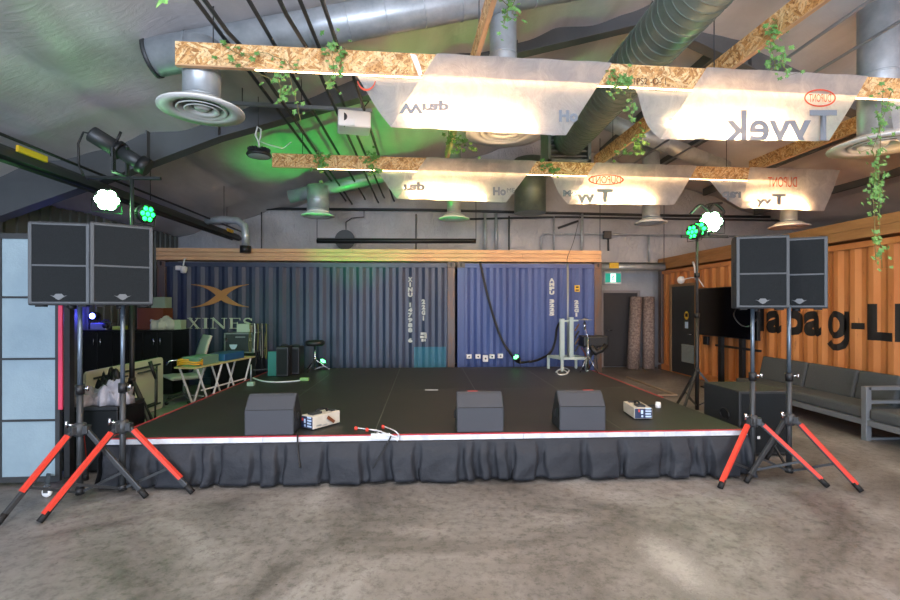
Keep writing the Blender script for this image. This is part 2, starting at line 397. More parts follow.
# ================================================================ the room
RX, RZ, SL, SR = 3.43, 6.32, .284, .36
XL, XR, YB, YF = -6.4, 10.5, 12.45, -7.0
def roofz(x): return RZ-SL*(RX-x) if x < RX else RZ-SR*(x-RX)
struct(MB().bx(XL-.2, XR+.2, YF-.2, YB+.2, -.2, 0).build('floor', M['concrete'], loc=(0,0,0)))
# insulated roof: facing sheet sags between the purlins
def sagf(x, y):
    a = abs(math.sin(PI*(x-RX)/1.5)); b = abs(math.sin(PI*(y+.4)/6.0))
    s = .13*a**.8 * (.55+.45*b)
    s += .022*abs(math.sin(PI*y/1.22))**.5 * -1 + .02*math.sin(x*7.3+y*2.1)*a
    return s
mb = MB()
def RP(x0, x1):
    return lambda u, v: Vector((x0+(x1-x0)*u, YF+(YB-YF)*v, roofz(x0+(x1-x0)*u) - max(0, sagf(x0+(x1-x0)*u, YF+(YB-YF)*v)) + .06))
mb.grid(118, 150, RP(XL, RX)); mb.grid(84, 150, RP(RX, XR))
struct(mb.build('ceiling', M['insul'], loc=(0,0,0), solid=.12))
# walls
def gable(y0, y1, name, m, holes=None):
    mb = MB()
    poly = [(XL, 0), (XR, 0), (XR, roofz(XR)), (RX, RZ), (XL, roofz(XL))]
    mb.prism(poly, lambda u, v, d: Vector((u, d, v)), y0, y1); return mb.build(name, m, loc=(0, y0, 0))
struct(gable(YB, YB+.15, 'wall_back', M['poly']))
mb = MB()   # left wall: ribbed siding
def lw(u, z, d): return Vector((XL+(.035 if (u % .22) < .05 else 0), u, z))
us = []
y = YF
while y < YB-.3: us += [(y, 0), (y+.17, 0), (y+.18, .03), (y+.21, .03)]; y += .22
us.append((YB, 0))
b = mb.addv([(XL+d, u, 0) for u, d in us] + [(XL+d, u, roofz(XL)) for u, d in us]); n = len(us)
for i in range(n-1): mb.face((b+i, b+i+1, b+n+i+1, b+n+i))
struct(mb.build('wall_left', M['wallgrey'], loc=(XL, 0, 0), solid=-.05, fixn=False))
struct(MB().bx(XR, XR+.15, YF, YB, 0, roofz(XR)).build('wall_right', M['wallgrey'], loc=(XR, 0, 0)))
# front wall, behind the camera, with two big door openings
mb = MB()
for x0, x1, z0, z1 in ((XL, -5.6, 0, 3.5), (-1.2, -.2, 0, 3.5), (4.2, XR, 0, 3.5), (-5.6, -1.2, 3.2, 3.5), (-.2, 4.2, 3.2, 3.5)): mb.bx(x0, x1, YF-.15, YF, z0, z1)
mb.prism([(XL, 3.5), (XR, 3.5), (XR, roofz(XR)), (RX, RZ), (XL, roofz(XL))], lambda u, v, d: Vector((u, d, v)), YF-.15, YF)
struct(mb.build('wall_front', M['wallgrey'], loc=(0, YF, 0)))
for k, (x0, x1) in enumerate(((-5.6, -1.2), (-.2, 4.2))):
    mb = MB()
    for i in range(5):
        x = x0+(x1-x0)*i/4; mb.bx(x-.03, x+.03, YF-.1, YF-.04, 0, 3.2)
    for i in range(5): mb.bx(x0, x1, YF-.1, YF-.04, .0+i*.785, .06+i*.785)
    struct(mb.build('window_%d' % (k+1), M['alu'], loc=(x0, YF, 0)))
# rafters (tapered steel frames) and purlins
def rafter(Y, label):
    bot = [(XL+.02, 2.75), (-3.96, 3.68), (-2.97, 4.08), (1.37, 5.41), (RX, 5.95), (4.98, 5.29), (XR-.02, 3.25)]
    r = thing('steel_rafter', label, 'beam', (0, Y, 2.75), 'steel roof rafters')
    mb = MB()
    top = [(x, roofz(x)-.02) for x, _ in bot]
    for i in range(len(bot)-1):
        q = [(bot[i][0], bot[i][1]), (bot[i+1][0], bot[i+1][1]), (top[i+1][0], top[i+1][1]), (top[i][0], top[i][1])]
        mb.prism(q, lambda u, v, d: Vector((u, d, v)), Y-.008, Y+.008)
    mb.build('web', M['rafter'], r)
    mb = MB()
    for i in range(len(bot)-1): mb.bar((bot[i][0], Y, bot[i][1]), (bot[i+1][0], Y, bot[i+1][1]), .2, .018, up=(0,0,1))
    mb.build('bottom_flange', M['rafter'], r)
    for x, z in bot[1:-1]: MB().bx(x-.006, x+.006, Y-.09, Y+.09, z, min(roofz(x)-.05, z+.6)).build('stiffener', M['rafter'], r)
rafter(7.0, 'deep tapered grey steel rafter crossing behind the front plywood beam')
for k, x in enumerate((-6.2,)):
    struct(MB().bx(x-.12, x+.12, 6.9, 7.1, 0, 3.4).build('trim_1', M['rafter']))
c = atY(153, 300, 11.9)
struct(MB().tube([(c.x, 11.9, 0), (c.x, 11.9, 3.9)], .05).build('trim_2', M['galv']))
# door in the back wall
x0, x1 = 4.78, 5.72
d = MB().bx(x0, x1, YB-.05, YB-.005, 0.02, 2.0).build('door_1', M['dark_door'], loc=((x0+x1)/2, YB, 0)); struct(d)
f = MB()
f.bx(x0-.07, x0, YB-.09, YB, 0, 2.07).bx(x1, x1+.07, YB-.09, YB, 0, 2.07).bx(x0, x1, YB-.09, YB, 2.0, 2.07)
f.build('door_frame', mat('door_frame_grey', '8b8788', .5), d)
MB().tube([(x0+.1, YB-.05, 1.0), (x0+.1, YB-.1, 1.0), (x0+.22, YB-.1, 1.0)], .012).build('door_handle', M['chrome'], d)
# exit sign
c = atY(612, 278, YB-.03); ex = thing('exit_sign', 'green and white illuminated exit sign above the back door', 'sign', (c.x, YB-.06, c.z-.18))
w = .23
MB().bx(c.x-w, c.x+w, YB-.1, YB-.002, c.z-.17, c.z+.17).build('housing', M['white'], ex, bevel=.01)
MB().bx(c.x-w+.02, c.x+w-.02, YB-.106, YB-.099, c.z-.12, c.z+.12).build('sign_face', M['exit_g'], ex)
m_ = MB(); m_.bx(c.x-.07, c.x+.07, YB-.112, YB-.105, c.z-.115, c.z+.115); m_.build('centre_panel', M['exit_w'], ex)
m_ = MB(); P3 = lambda u, v, d: Vector((c.x+u, d, c.z+v))   # running figure
for a, b2 in (((0, .05), (-.01, -.02)), ((-.01, -.02), (-.04, -.08)), ((-.01, -.02), (.03, -.05)), ((.03, -.05), (.02, -.09)), ((0, .04), (.04, .01)), ((0, .04), (-.04, .0))):
    m_.bar((c.x+a[0], YB-.114, c.z+a[1]), (c.x+b2[0], YB-.114, c.z+b2[1]), .018, .004, up=(0,1,0))
m_.disc((c.x+.01, YB-.116, c.z+.075), .016, M4=Matrix.Rotation(PI/2, 4, 'X')); m_.build('running_figure', M['exit_g'], ex)

# ================================================================ shipping containers
def container(name, label, x0, x1, y0, y1, paint, faces, top=2.59, lp=None):
    r = thing(name, label, 'shipping container', ((x0+x1)/2, (y0+y1)/2, 0))
    mb = MB()
    if 'f' in faces: corr(mb, x0+.16, x1-.16, .16, top-.12, lambda u, z, d: Vector((u, y0+.03+d, z)))
    if 'r' in faces: corr(mb, y0+.16, y1-.16, .16, top-.12, lambda u, z, d: Vector((x1-.03-d, u, z)))
    if 'l' in faces: corr(mb, y0+.16, y1-.16, .16, top-.12, lambda u, z, d: Vector((x0+.03+d, u, z)))
    mb.build('side_panel', paint, r, solid=.004)
    for cx, cy in ((x0, y0), (x1-.16, y0), (x0, y1-.16), (x1-.16, y1-.16)):
        MB().bx(cx, cx+.16, cy, cy+.16, 0.17, top-.12).build('corner_post', lp if (lp and cx == x0) else M['post'], r, bevel=.008)
        for zz in (0, top-.12):
            p = MB().bx(cx-.004, cx+.164, cy-.004, cy+.164, zz, zz+.12); cb = p.build('corner_casting', M['post'], r, bevel=.01)
            h = MB(); h.lathe([(.0, 0), (.03, 0)], (0,0,0), 12, M4=Matrix.Translation((cx+.08, cy-.006, zz+.06)) @ Matrix.Rotation(PI/2, 4, 'X') @ Matrix.Diagonal((.8, 1.6, 1, 1))); h.build('casting_hole', M['rubber'], cb)
    mb = MB()
    mb.bx(x0+.16, x1-.16, y0+.01, y0+.07, top-.12, top-.04).bx(x0+.16, x1-.16, y1-.07, y1-.01, top-.12, top-.04)
    mb.bx(x0+.01, x0+.07, y0+.16, y1-.16, top-.12, top-.04).bx(x1-.07, x1-.01, y0+.16, y1-.16, top-.12, top-.04); mb.build('top_rail', paint, r)
    mb = MB()
    mb.bx(x0+.16, x1-.16, y0+.0, y0+.08, .02, .16).bx(x0+.0, x0+.08, y0+.16, y1-.16, .02, .16).bx(x1-.08, x1, y0+.16, y1-.16, .02, .16); mb.build('bottom_rail', paint, r)
    MB().bx(x0+.05, x1-.05, y0+.05, y1-.05, top-.06, top-.03).build('roof_sheet', paint, r)
    return r
CX0, CXM, CX1 = -5.52, .66, 3.83
navy = container('shipping_container', 'long dark navy shipping container behind the stage, carrying the gold swoosh emblem', CX0, CXM-.02, 10.0, 12.35, M['navy'], 'f')
blue = container('shipping_container', 'shorter bright blue shipping container on the right behind the stage', CXM+.03, CX1, 10.0, 12.35, M['blue'], 'fr', lp=M['blue'])
orng = container('shipping_container', 'orange shipping container with big black lettering along the right side of the room', 6.1, 8.54, -.19, 12.0, M['orange'], 'l')
# timber on top (laminated courses with board joints)
def timber(name, label, p0, p1, y0, y1, z0, z1, m, axis='x', n=3):
    r = thing(name, label, 'timber beam', ((p0+p1)/2 if axis == 'x' else (y0+y1)/2, (y0+y1)/2 if axis == 'x' else (p0+p1)/2, z0))
    hh = (z1-z0)/n
    for k in range(n):
        mb = MB(); x = p0; first = True
        while x < p1-.01:
            L = random.uniform(1.2, 2.8); e = min(p1, x+L)
            j = random.uniform(-.004, .004)
            if axis == 'x': mb.bx(x+.002, e-.002, y0+j, y1, z0+k*hh+.004, z0+(k+1)*hh-.004)
            else: mb.bx(y0+j, y1, x+.002, e-.002, z0+k*hh+.002, z0+(k+1)*hh-.002)
            x = e
        mb.build('timber_course', m, r)
    return r
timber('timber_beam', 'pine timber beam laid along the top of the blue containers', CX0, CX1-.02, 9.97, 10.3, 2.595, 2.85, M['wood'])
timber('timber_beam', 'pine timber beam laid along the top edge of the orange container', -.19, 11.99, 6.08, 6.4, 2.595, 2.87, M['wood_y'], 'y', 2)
# lettering on the navy container
PN = lambda u, v: Vector((u, 10.027+cdep(u), v))
def onY(px, py, Y=10.03): p = atY(px, py, Y); return p.x, p.z
def stack(s, px0, px1, py0, py1, root, name='container_number', m='print_white'):
    """upright characters painted one above another"""
    n = len(s); x0, zt = onY(px0, py0); x1, zb = onY(px1, py1); h = (zt-zb)/n
    xm = (x0+x1)/2
    for i, ch in enumerate(s):
        if ch == ' ': continue
        hw = (x1-x0)/2*(.45 if ch in '1I' else 1.12)
        txt(ch, name, M[m], root, xm-hw, xm+hw, zt-(i+1)*h+h*.08, zt-i*h-h*.04, PN, bold=.07, cuts=cbreaks(xm-hw, xm+hw)[1:-1])
stack('XINU 147988 6', 408.2, 412.2, 277, 343, navy)
stack('22G1', 421.8, 425, 299, 321, navy)
# round maker's plate below the numbers
mb = MB(); cx, cz = onY(423.5, 336)
for k, (dx, dz, w, h) in enumerate(((0, .05, .12, .05), (-.02, -.02, .1, .05), (.04, 0, .05, .1), (-.02, -.09, .05, .06), (.03, -.09, .03, .05))):
    mb.bx(cx+dx-w/2, cx+dx+w/2, 10.018, 10.024, cz+dz-h/2, cz+dz+h/2)
mb.build('stencil_mark', M['print_white'], navy)
stack('AMFU 3225', 550, 554, 278, 316, blue)
stack('22G1', 575, 578.5, 300, 317, blue)
cx, cz = onY(577, 288.5); yy = MB().bx(cx-.055, cx+.055, 10.018, 10.023, cz-.07, cz+.07).build('warning_label', M['yellow'], blue)
MB().bx(cx-.03, cx+.03, 10.013, 10.017, cz+.01, cz+.045).bx(cx-.035, cx+.035, 10.013, 10.017, cz-.05, cz-.02).build('label_print', M['print_black'], yy)
# teal paint patch following the corrugation
x0, z1 = onY(414, 347); x1, _ = onY(446, 347)
mb = MB(); corr(mb, x0, x1, .3, z1, lambda u, z, d: Vector((u, 10.027+d-.002, z))); mb.build('painted_patch', M['tealpaint'], navy, label='teal painted patch')
# swoosh emblem and letters, cut-outs fixed to the ribs
sg = thing('wall_emblem', 'gold crossed swoosh emblem on the navy container above the lettering', 'sign', (*[atY(221, 296, 10).x], 10.0, atY(221, 308, 10).z))
def swoosh(pts, wf, e=0):
    mb = MB(); n = len(pts)-1
    up = []; dn = []
    for i, (px, py) in enumerate(pts):
        x, z = onY(px, py); w = wf(i/n)*.5
        a = pts[max(i-1, 0)]; b = pts[min(i+1, n)]; ax, az = onY(*a); bx_, bz = onY(*b); d = Vector((bx_-ax, bz-az)).normalized(); nn = Vector((-d.y, d.x))
        up.append((x+nn.x*w, z+nn.y*w)); dn.append((x-nn.x*w, z-nn.y*w))
    for i in range(n): mb.prism([up[i], up[i+1], dn[i+1], dn[i]], lambda u, v, d: Vector((u, 10.02-d, v)), 0, .02+e)
    return mb
def bez(p0, p1, p2, n=10): return [((1-t)**2*p0[0]+2*t*(1-t)*p1[0]+t*t*p2[0], (1-t)**2*p0[1]+2*t*(1-t)*p1[1]+t*t*p2[1]) for t in [i/n for i in range(n+1)]]
wf = lambda t: .012+.14*math.sin(PI*t)**1.6
swoosh(bez((192, 284.5), (213, 286), (222, 296))+bez((222, 296), (232, 305), (249, 307))[1:], lambda t: .012+.13*math.sin(PI*t)**2).build('swoosh', M['emblem'], sg)
swoosh(bez((192, 307.5), (211, 305), (221, 296))+bez((221, 296), (230, 287), (249, 284.5))[1:], lambda t: .012+.13*math.sin(PI*t)**2, .004).build('swoosh', M['emblem'], sg)
lt = thing('wall_lettering', 'pale serif sign letters under the gold emblem, partly behind the road case', 'sign', (atY(221, 330, 10).x, 10.0, atY(221, 332, 10).z))
SER = {  # strokes: (x0,y0,x1,y1,w) in a unit box
 'X': [(.16,1,.84,0,.17),(.82,1,.18,0,.07),(.02,.97,.38,.97,.06),(.62,.97,.98,.97,.06),(.02,.03,.38,.03,.06),(.6,.03,1,.03,.06)],
 'I': [(.5,0,.5,1,.34),(.1,.97,.9,.97,.06),(.1,.03,.9,.03,.06)],
 'N': [(.16,0,.16,1,.07),(.14,1,.84,0,.17),(.84,0,.84,1,.07),(0,.97,.26,.97,.06),(.68,.97,1,.97,.06),(0,.03,.34,.03,.06)],
 'E': [(.22,0,.22,1,.2),(.05,.97,.92,.97,.07),(.05,.03,.95,.03,.07),(.22,.52,.7,.52,.07),(.92,.97,.92,.78,.06),(.95,.03,.95,.24,.06),(.7,.62,.7,.42,.05)],
 'S': [(.8,.74,.82,.95,.07),(.78,.84,.6,.97,.1),(.6,.97,.34,.96,.09),(.34,.96,.16,.82,.13),(.16,.82,.18,.64,.15),(.18,.64,.44,.54,.16),(.44,.54,.72,.42,.17),(.72,.42,.84,.26,.15),(.84,.26,.7,.08,.12),(.7,.08,.42,.03,.09),(.42,.03,.2,.12,.09),(.16,.28,.15,.04,.07)]}
for ch, a, b in (('X', 188, 201), ('I', 202.5, 210), ('N', 211, 227.5), ('E', 229.5, 241.5), ('S', 243, 254)):
    x0, zt = onY(a, 318); x1, zb = onY(b, 328.5); W = x1-x0; Hh = zt-zb; mb = MB()
    for q, (ax, ay, bx_, by, w) in enumerate(SER[ch]):
        dy = .0006*q
        mb.bar((x0+ax*W, 10.0+dy, zb+ay*Hh), (x0+bx_*W, 10.0+dy, zb+by*Hh), w*min(W, Hh), .02, up=(0,1,0))
    mb.build('letter', M['xines'], lt)
# black lettering on the orange container (follows the corrugation)
PO = lambda u, v: Vector((6.1+.024+cdep(u), u, v))
for ch, pa, pb, z0, z1, fl in (('H', 742, 762, 1.19, 1.70, 0), ('a', 766, 781, 1.17, 1.57, 0), ('p', 785, 802, 1.0, 1.57, 0), ('a', 803.5, 821, 1.17, 1.57, 0), ('g', 825.5, 848, .99, 1.57, 0), ('-', 851, 862, 1.32, 1.41, 0), ('L', 866, 892, 1.18, 1.68, 0), ('l', 894, 901, 1.18, 1.68, 0)):
    u0 = atX(pa, 306, 6.12).y; u1 = atX(pb, 306, 6.12).y
    if ch == 'g': continue
    txt(ch, 'painted_letter', M['print_black'], orng, u0, u1, z0, z1, PO, bold=.045, cuts=cbreaks(min(u0, u1), max(u0, u1))[1:-1], label='large black painted letter')
def stroke(mb, pts, w, P):
    n = len(pts)-1
    for i in range(n):
        a = Vector(pts[i]); b = Vector(pts[i+1]); p = Vector(pts[max(0, i-1)]); q = Vector(pts[min(n, i+2)])
        ta = (b-p).normalized(); tb = (q-a).normalized(); na = Vector((-ta.y, ta.x))*w/2; nb = Vector((-tb.y, tb.x))*w/2
        m = 6
        for k in range(m):
            f0 = k/m; f1 = (k+1)/m
            q4 = [(a+na).lerp(a-na, f0), (a+na).lerp(a-na, f1), (b+nb).lerp(b-nb, f1), (b+nb).lerp(b-nb, f0)]
            i0 = mb.addv([P(v.x, v.y) for v in q4]); mb.face((i0, i0+1, i0+2, i0+3))
ga = atX(825.5, 306, 6.12).y; gb = atX(848, 306, 6.12).y; gw = ga-gb; G = lambda x, y: (ga-gw*x, 1.17+.40*y)
mb = MB()
stroke(mb, [G(.42+.30*math.cos(a), .5+.40*math.sin(a)) for a in [i*PI/16 for i in range(33)]], .095, PO)
stroke(mb, [G(.86, 1.0-.06*i) for i in range(18)]+[G(.80-.06*0, -.12), G(.7, -.26), G(.52, -.34), G(.34, -.34), G(.16, -.26), G(.06, -.16)], .10, PO)
mb.build('painted_letter', M['print_black'], orng, fixn=False, label='large black painted letter')
# door in the orange container
ya, yb_ = 11.3, 10.28
dr = MB().bx(6.085, 6.12, yb_, ya, .05, 2.12).build('door_2', M['cont_door'], loc=(6.1, 10.8, .05)); struct(dr)
f = MB(); f.bx(6.06, 6.13, yb_-.06, yb_, .03, 2.18).bx(6.06, 6.13, ya, ya+.06, .03, 2.18).bx(6.06, 6.13, yb_, ya, 2.12, 2.18); f.build('door_frame', mat('frame_tan', '8a6a48', .6), dr)
v0 = atX(682, 344, 6.07); v1 = atX(693.5, 364, 6.07)
mb = MB(); n = 14
for i in range(n): z = v1.z+(v0.z-v1.z)*(i+.5)/n; mb.box((6.07, (v0.y+v1.y)/2, z), (.03, abs(v0.y-v1.y), .022), rot=(0, .5, 0))
mb.bx(6.07, 6.084, v1.y, v0.y, v1.z, v0.z)
mb.build('louvre_vent', mat('vent_grey', '7f8a8a', .5), dr, label='pale grey louvre vent')
s = atX(686.5, 315.5, 6.08); mb = MB(); mb.disc((6.08, s.y, s.z), .1, 20, M4=Matrix.Diagonal((1, .9, 1, 1)) @ Matrix.Rotation(PI/2, 4, 'Y')); g = mb.build('warning_sign', M['yellow'], dr)
MB().bx(6.074, 6.078, s.y-.05, s.y+.05, s.z-.03, s.z+.05).build('sign_print', M['print_black'], g)
s = atX(686.5, 324, 6.08); MB().bx(6.076, 6.083, s.y-.06, s.y+.06, s.z-.1, s.z+.05).build('notice', M['pale_blue'], dr)
MB().tube([(6.08, yb_+.1, 1.0), (6.03, yb_+.1, 1.0), (6.03, yb_+.2, 1.0)], .012).build('door_handle', M['chrome'], dr)

# ================================================================ the stage
SX0, SX1, SY0, SY1, SZ = -2.88, 3.12, 4.42, 9.22, .4455
st = thing('stage', 'low black modular stage with pleated black skirt and white front edge', 'stage', ((SX0+SX1)/2, (SY0+SY1)/2, 0))
for i in range(5):
    for j in range(2):
        x = SX0+1.2*i; y = SY0+2.4*j
        MB().bx(x+.004, x+1.196, y+.004, y+2.396, SZ-.09, SZ).build('deck_panel', M['deck'], st)
mb = MB()
for i in range(1, 5): mb.bx(SX0+1.2*i-.004, SX0+1.2*i+.004, SY0, SY1, SZ-.06, SZ-.001)
mb.bx(SX0, SX1, SY0+2.396, SY0+2.404, SZ-.06, SZ-.001); mb.build('deck_seam', M['deckseam'], st)
mb = MB(); x = SX0-.01
while x < SX1:
    e = min(SX1+.01, x+random.uniform(.7, 1.5)); j = random.uniform(0, .003)
    mb.bx(x+.002, e-.002, SY0-.012-j, SY0+.0, SZ-.052+j, SZ-.004); x = e
mb.build('edge_strip', M['trimwhite'], st, label='white edge strip')
mb = MB(); mb.bx(SX0-.01, SX1+.01, SY0-.016, SY0+.012, SZ-.003, SZ+.004); mb.bx(SX0-.012, SX0+.012, SY0, SY1, SZ-.02, SZ+.003); mb.bx(SX1-.012, SX1+.012, SY0+1.6, SY0+4.2, SZ-.02, SZ+.003)
mb.build('edge_tape', M['redtape'], st, label='red edge tape')
for i in range(6):
    for j in range(3):
        MB().bx(SX0+.1+1.16*i-.025, SX0+.1+1.16*i+.025, SY0+.15+2.25*j, SY0+.2+2.25*j, 0, SZ-.09).build('leg', M['alu'], st)
# skirt
def skirt(p0, p1, nrm, seed, name='skirt'):
    rnd = random.Random(seed); p0 = Vector(p0); p1 = Vector(p1); L = (p1-p0).length; d = (p1-p0)/L; nrm = Vector(nrm)
    cuts = [0]
    while cuts[-1] < L: cuts.append(cuts[-1]+rnd.choice((.16, .24, .3, .38))*rnd.uniform(.85, 1.15))
    par = [(rnd.uniform(.035, .085), rnd.uniform(-.03, .05), rnd.uniform(0, .05), rnd.random()) for _ in cuts]
    nu = int(L/.0125); nv = 14
    sst = lambda x: (lambda t: t*t*(3-2*t))(max(0, min(1, x)))
    def P(a, b):
        u = a*L; k = max(i for i in range(len(cuts)) if cuts[i] <= u+1e-9); e = cuts[k+1] if k+1 < len(cuts) else L+.2
        s_ = (u-cuts[k])/(e-cuts[k]); A, B, Cc, ph = par[k]
        drop = b
        w_ = s_*(e-cuts[k]); W_ = e-cuts[k]; fold = A*sst(w_/.03)*(1-sst((w_-(W_-.05-.06*ph))/.035))*(1-.35*s_*ph)
        belly = .02*math.sin(PI*s_)*math.sin(PI*min(1, drop*1.1))*(.4+ph)
        flare = B*drop*drop*math.cos(PI*s_)
        wr = .006*math.sin(9*drop+7*ph+s_*8)*drop
        o = (.012+fold*(.3+.7*drop)+belly+flare*.6+wr)*(.25+.75*min(1, drop*3))
        z = (SZ-.05)*(1-b)+.022*b + b*Cc*.4*(.3+.7*abs(math.sin(s_*PI*.8+ph*3)))
        return p0+d*(u+.02*math.sin(b*5+ph*9)*b)+nrm*(o+.012)+Vector((0, 0, z))
    return MB().grid(nu, nv, P).build(name, M['cloth'], st, solid=.003)
skirt((SX0-.02, SY0-.005, 0), (SX1+.02, SY0-.005, 0), (0, -1, 0), 3)
skirt((SX0-.01, SY1, 0), (SX0-.01, SY0, 0), (-1, 0, 0), 5)
skirt((SX1+.01, SY0, 0), (SX1+.01, SY1, 0), (1, 0, 0), 8)
# ================================================================ suspended plywood beams with wrap lanterns
ad = math.radians(87.51)
BD = Vector((math.sin(ad), math.cos(ad), 0)); BQ = Vector((-BD.y, BD.x, 0))   # along the long beams / across them
ZB = 4.0
B1 = atT(175, 65, 2.35*470/241); B2 = atT(272, 167, 2.35*470/139); B1.z = B2.z = ZB
def boxalong(o, d, L, w, h, q):
    """vertices of a board starting at o, along d, thickness w along q"""
    mb = MB(); M4 = Matrix((( d.x, q.x, 0, o.x), (d.y, q.y, 0, o.y), (0, 0, 1, o.z), (0, 0, 0, 1)))
    return mb, M4
def board(name, label, o, L, h, parts=True, dz=0, thick=.05):
    ang = math.atan2(BD.y, BD.x)
    r = thing(name, label, 'wooden beam', (o.x, o.y, o.z), 'strand board beams of the hanging frame'); return r
def osbboard(label, o, d, L, h, thick=.045, joints=()):
    r = thing('strand_board_beam', label, 'wooden beam', o)
    q = Vector((-d.y, d.x, 0)); r.rotation_euler = (0, 0, math.atan2(d.y, d.x)); OFF[r.name] = Vector((0, 0, 0))
    MB().bx(0, L, 0, thick, .014, h).build('board', M['osb'], r)
    MB().bx(0, L, -.003, thick+.003, 0, .014).build('bottom_edge', M['wood'], r)
    return r
L1 = osbboard('front long strand board beam carrying the large lanterns', B1, BD, 8.6, .235)
L2 = osbboard('rear long strand board beam carrying the smaller lanterns', B2, BD, 9.6, .235)
for r, segs in ((L1, ((1.05, 2.35), (3.2, 4.6), (5.2, 6.6))), (L2, ((1.2, 3.4), (4.0, 5.4), (6.0, 8.0)))):
    pass
n1 = BQ.copy()
def onB(px, py, B, off=-.012): return atP(px, py, B+BQ*off, n1)
def along(p, B): return (p-B).dot(BD)
# LED strips under the beams
for r, L in ((L1, 8.4), (L2, 9.4)):
    MB().bx(.75, L, .012, .026, -.008, -.0005).build('led_strip', M['strip'], r, label='warm led strip')
# cross boards
pA = onB(480, 84, B1); pB2 = onB(447, 155, B2)
def cross(label, px_on_b1, B, Y0, Y1):
    u = px_on_b1 if px_on_b1 < 50 else along(onB(px_on_b1, 65, B), B); o = B+BD*u; o.z = ZB+.237
    st_ = o+BQ*(Y0); r = thing('strand_board_beam', label, 'wooden beam', (st_.x, st_.y, ZB+.237)); r.rotation_euler = (0, 0, math.atan2(BQ.y, BQ.x)); OFF[r.name] = Vector((0,0,0))
    MB().bx(0, Y1-Y0, -.02, .02, .014, .235).build('board', M['osb'], r); MB().bx(0, Y1-Y0, -.023, .023, 0, .014).build('bottom_edge', M['wood'], r)
    return r
gap = (B2-B1).dot(BQ)
cross('left cross board resting on both long beams, over the first large lantern', 478, B1, -3.0, gap+.35)
cross('middle cross board resting on both long beams, over the second large lantern', 733, B1, -3.0, gap+.35)
pC = onB(764, 168, B2); pC_ = pC-BQ*gap
cross('right cross board resting on both long beams beside the big air diffuser', along(pC, B2)+(B2-B1).dot(BD), B1, -3.0, gap+.35)
# suspension wires
def wire(label, x, y, z0, r=.006, z1=None, name='suspension_rod', grp='thin suspension rods', m='steel_dark', cat='rod'):
    return tag(MB().tube([(x, y, z0), (x, y, z1 or roofz(x)-.02)], r, 6).build(name, M[m]), label, cat, grp)
for B, us, w in ((B1, (.35, 3.0, 5.6), 'front'), (B2, (.5, 3.0, 6.0, 8.2), 'rear')):
    for u in us:
        p = B+BD*u+BQ*.02; wire('thin steel rod holding up the %s strand board beam' % w, p.x, p.y, ZB+.235, grp='rods holding the %s beam' % w)

# ---- lantern sheets of building wrap
def lantern(label, B, tl, tr, br, bl, ftl, ftr, prints, glow=14, depth=.17):
    """near sheet: tl tr br bl in the photo on the beam's front face; far sheet from the fold back up to ftl..ftr"""
    TL, TR, BR, BL = [onB(*p, B) for p in (tl, tr, br, bl)]
    FL, FR = [atP(*p, B+BQ*.05, n1) for p in (ftl, ftr)]
    TL.z = TR.z = ZB+.24
    FL.z = FR.z = ZB+.01
    # fold: the bottom edges move a little backwards under the beam's back face
    r = thing('wrap_lantern', label, 'lantern', ((TL+BR)/2).to_tuple())
    uvP = lambda u, v: TL.lerp(TR, u).lerp(BL.lerp(BR, u), v)
    bz = BL.z
    def near(u, v):
        p = uvP(u, v); return p + BQ*(-.012*math.sin(PI*v)*(1+.5*math.sin(u*9))) + Vector((0, 0, .004*math.sin(u*23+v*3)))
    mb = MB(); mb.grid(30, 12, near); mb.build('front_sheet', M['wrap'], r)
    def far(u, v):
        a = BL.lerp(BR, u)+BQ*.0; b = FL.lerp(FR, u); p = a.lerp(b, v)
        return p + BQ*(depth*math.sin(PI*min(1, v*1.15))*.55*(1-v*.5) + .008*math.sin(u*17+v*5))
    mb = MB(); mb.grid(30, 14, far); mb.build('back_sheet', M['wrap'], r)
    # led tube in the fold, and a second tube added higher as fill
    for k_, (hz, oy) in enumerate(((.05, .035), (.20, .05))):
      a = BL.lerp(BR, .12 if k_ == 0 else .06)+BQ*oy+Vector((0, 0, hz)); b = BL.lerp(BR, .80 if k_ == 0 else .72)+BQ*oy+Vector((0, 0, hz))
      MB().tube([a, b], .008, 8).build('light_fill_tube', mat('tube_%d_%d' % (glow, k_), 'fff2dc', .3, emit=('ffcc92', glow*(1.5 if k_ == 0 else .42))), r)
    # printing on the near sheet
    for s, x0, x1, y0, y1, kw in prints:
        back = kw.pop('back', False); ink = kw.pop('ink', 'ink_grey')
        Bb = B
        P = (lambda u, v: atP(u, -v, B-BQ*(.042), n1)) if not back else (lambda u, v: atP(u, -v, B+BQ*(-.0), n1))
        if s == '@oval':
            mb = MB(); cx, cy, rx, ry = (x0+x1)/2, (y0+y1)/2, (x1-x0)/2, (y1-y0)/2; n = 28
            for k in range(n):
                if kw.get('cut') and cy+ry*math.sin(2*PI*(k+.5)/n) < kw['cut']: continue
                q = []
                for a, f in ((k, 1), (k+1, 1), (k+1, .9), (k, .9)): q.append(P(cx+rx*f*math.cos(2*PI*a/n), -(cy+ry*(f if f == 1 else .82)*math.sin(2*PI*a/n))))
                i0 = mb.addv(q); mb.face((i0, i0+1, i0+2, i0+3))
            mb.build('printed_oval', M[ink], r, fixn=False)
        else:
            clip = kw.pop('clip', None)
            txt(s, 'printed_text', M[ink], r, x0, x1, -y1, -y0, P, bold=kw.pop('bold', .05), clipv=(-clip if clip else None), **kw)
    return r
lantern('large translucent wrap lantern on the front beam, leftmost, with upside down grey print', B1, (437, 58), (612, 68), (566, 135.5), (391, 127), (356, 79), (531, 86),
    [('Wrap', 399, 449, 100.5, 113.5, dict(flipy=True)), ('Ho', 559, 578, 110, 122, {}), ('@oval', 357, 376, 66, 91, dict(ink='ink_red', back=True, cut=80))], glow=190)
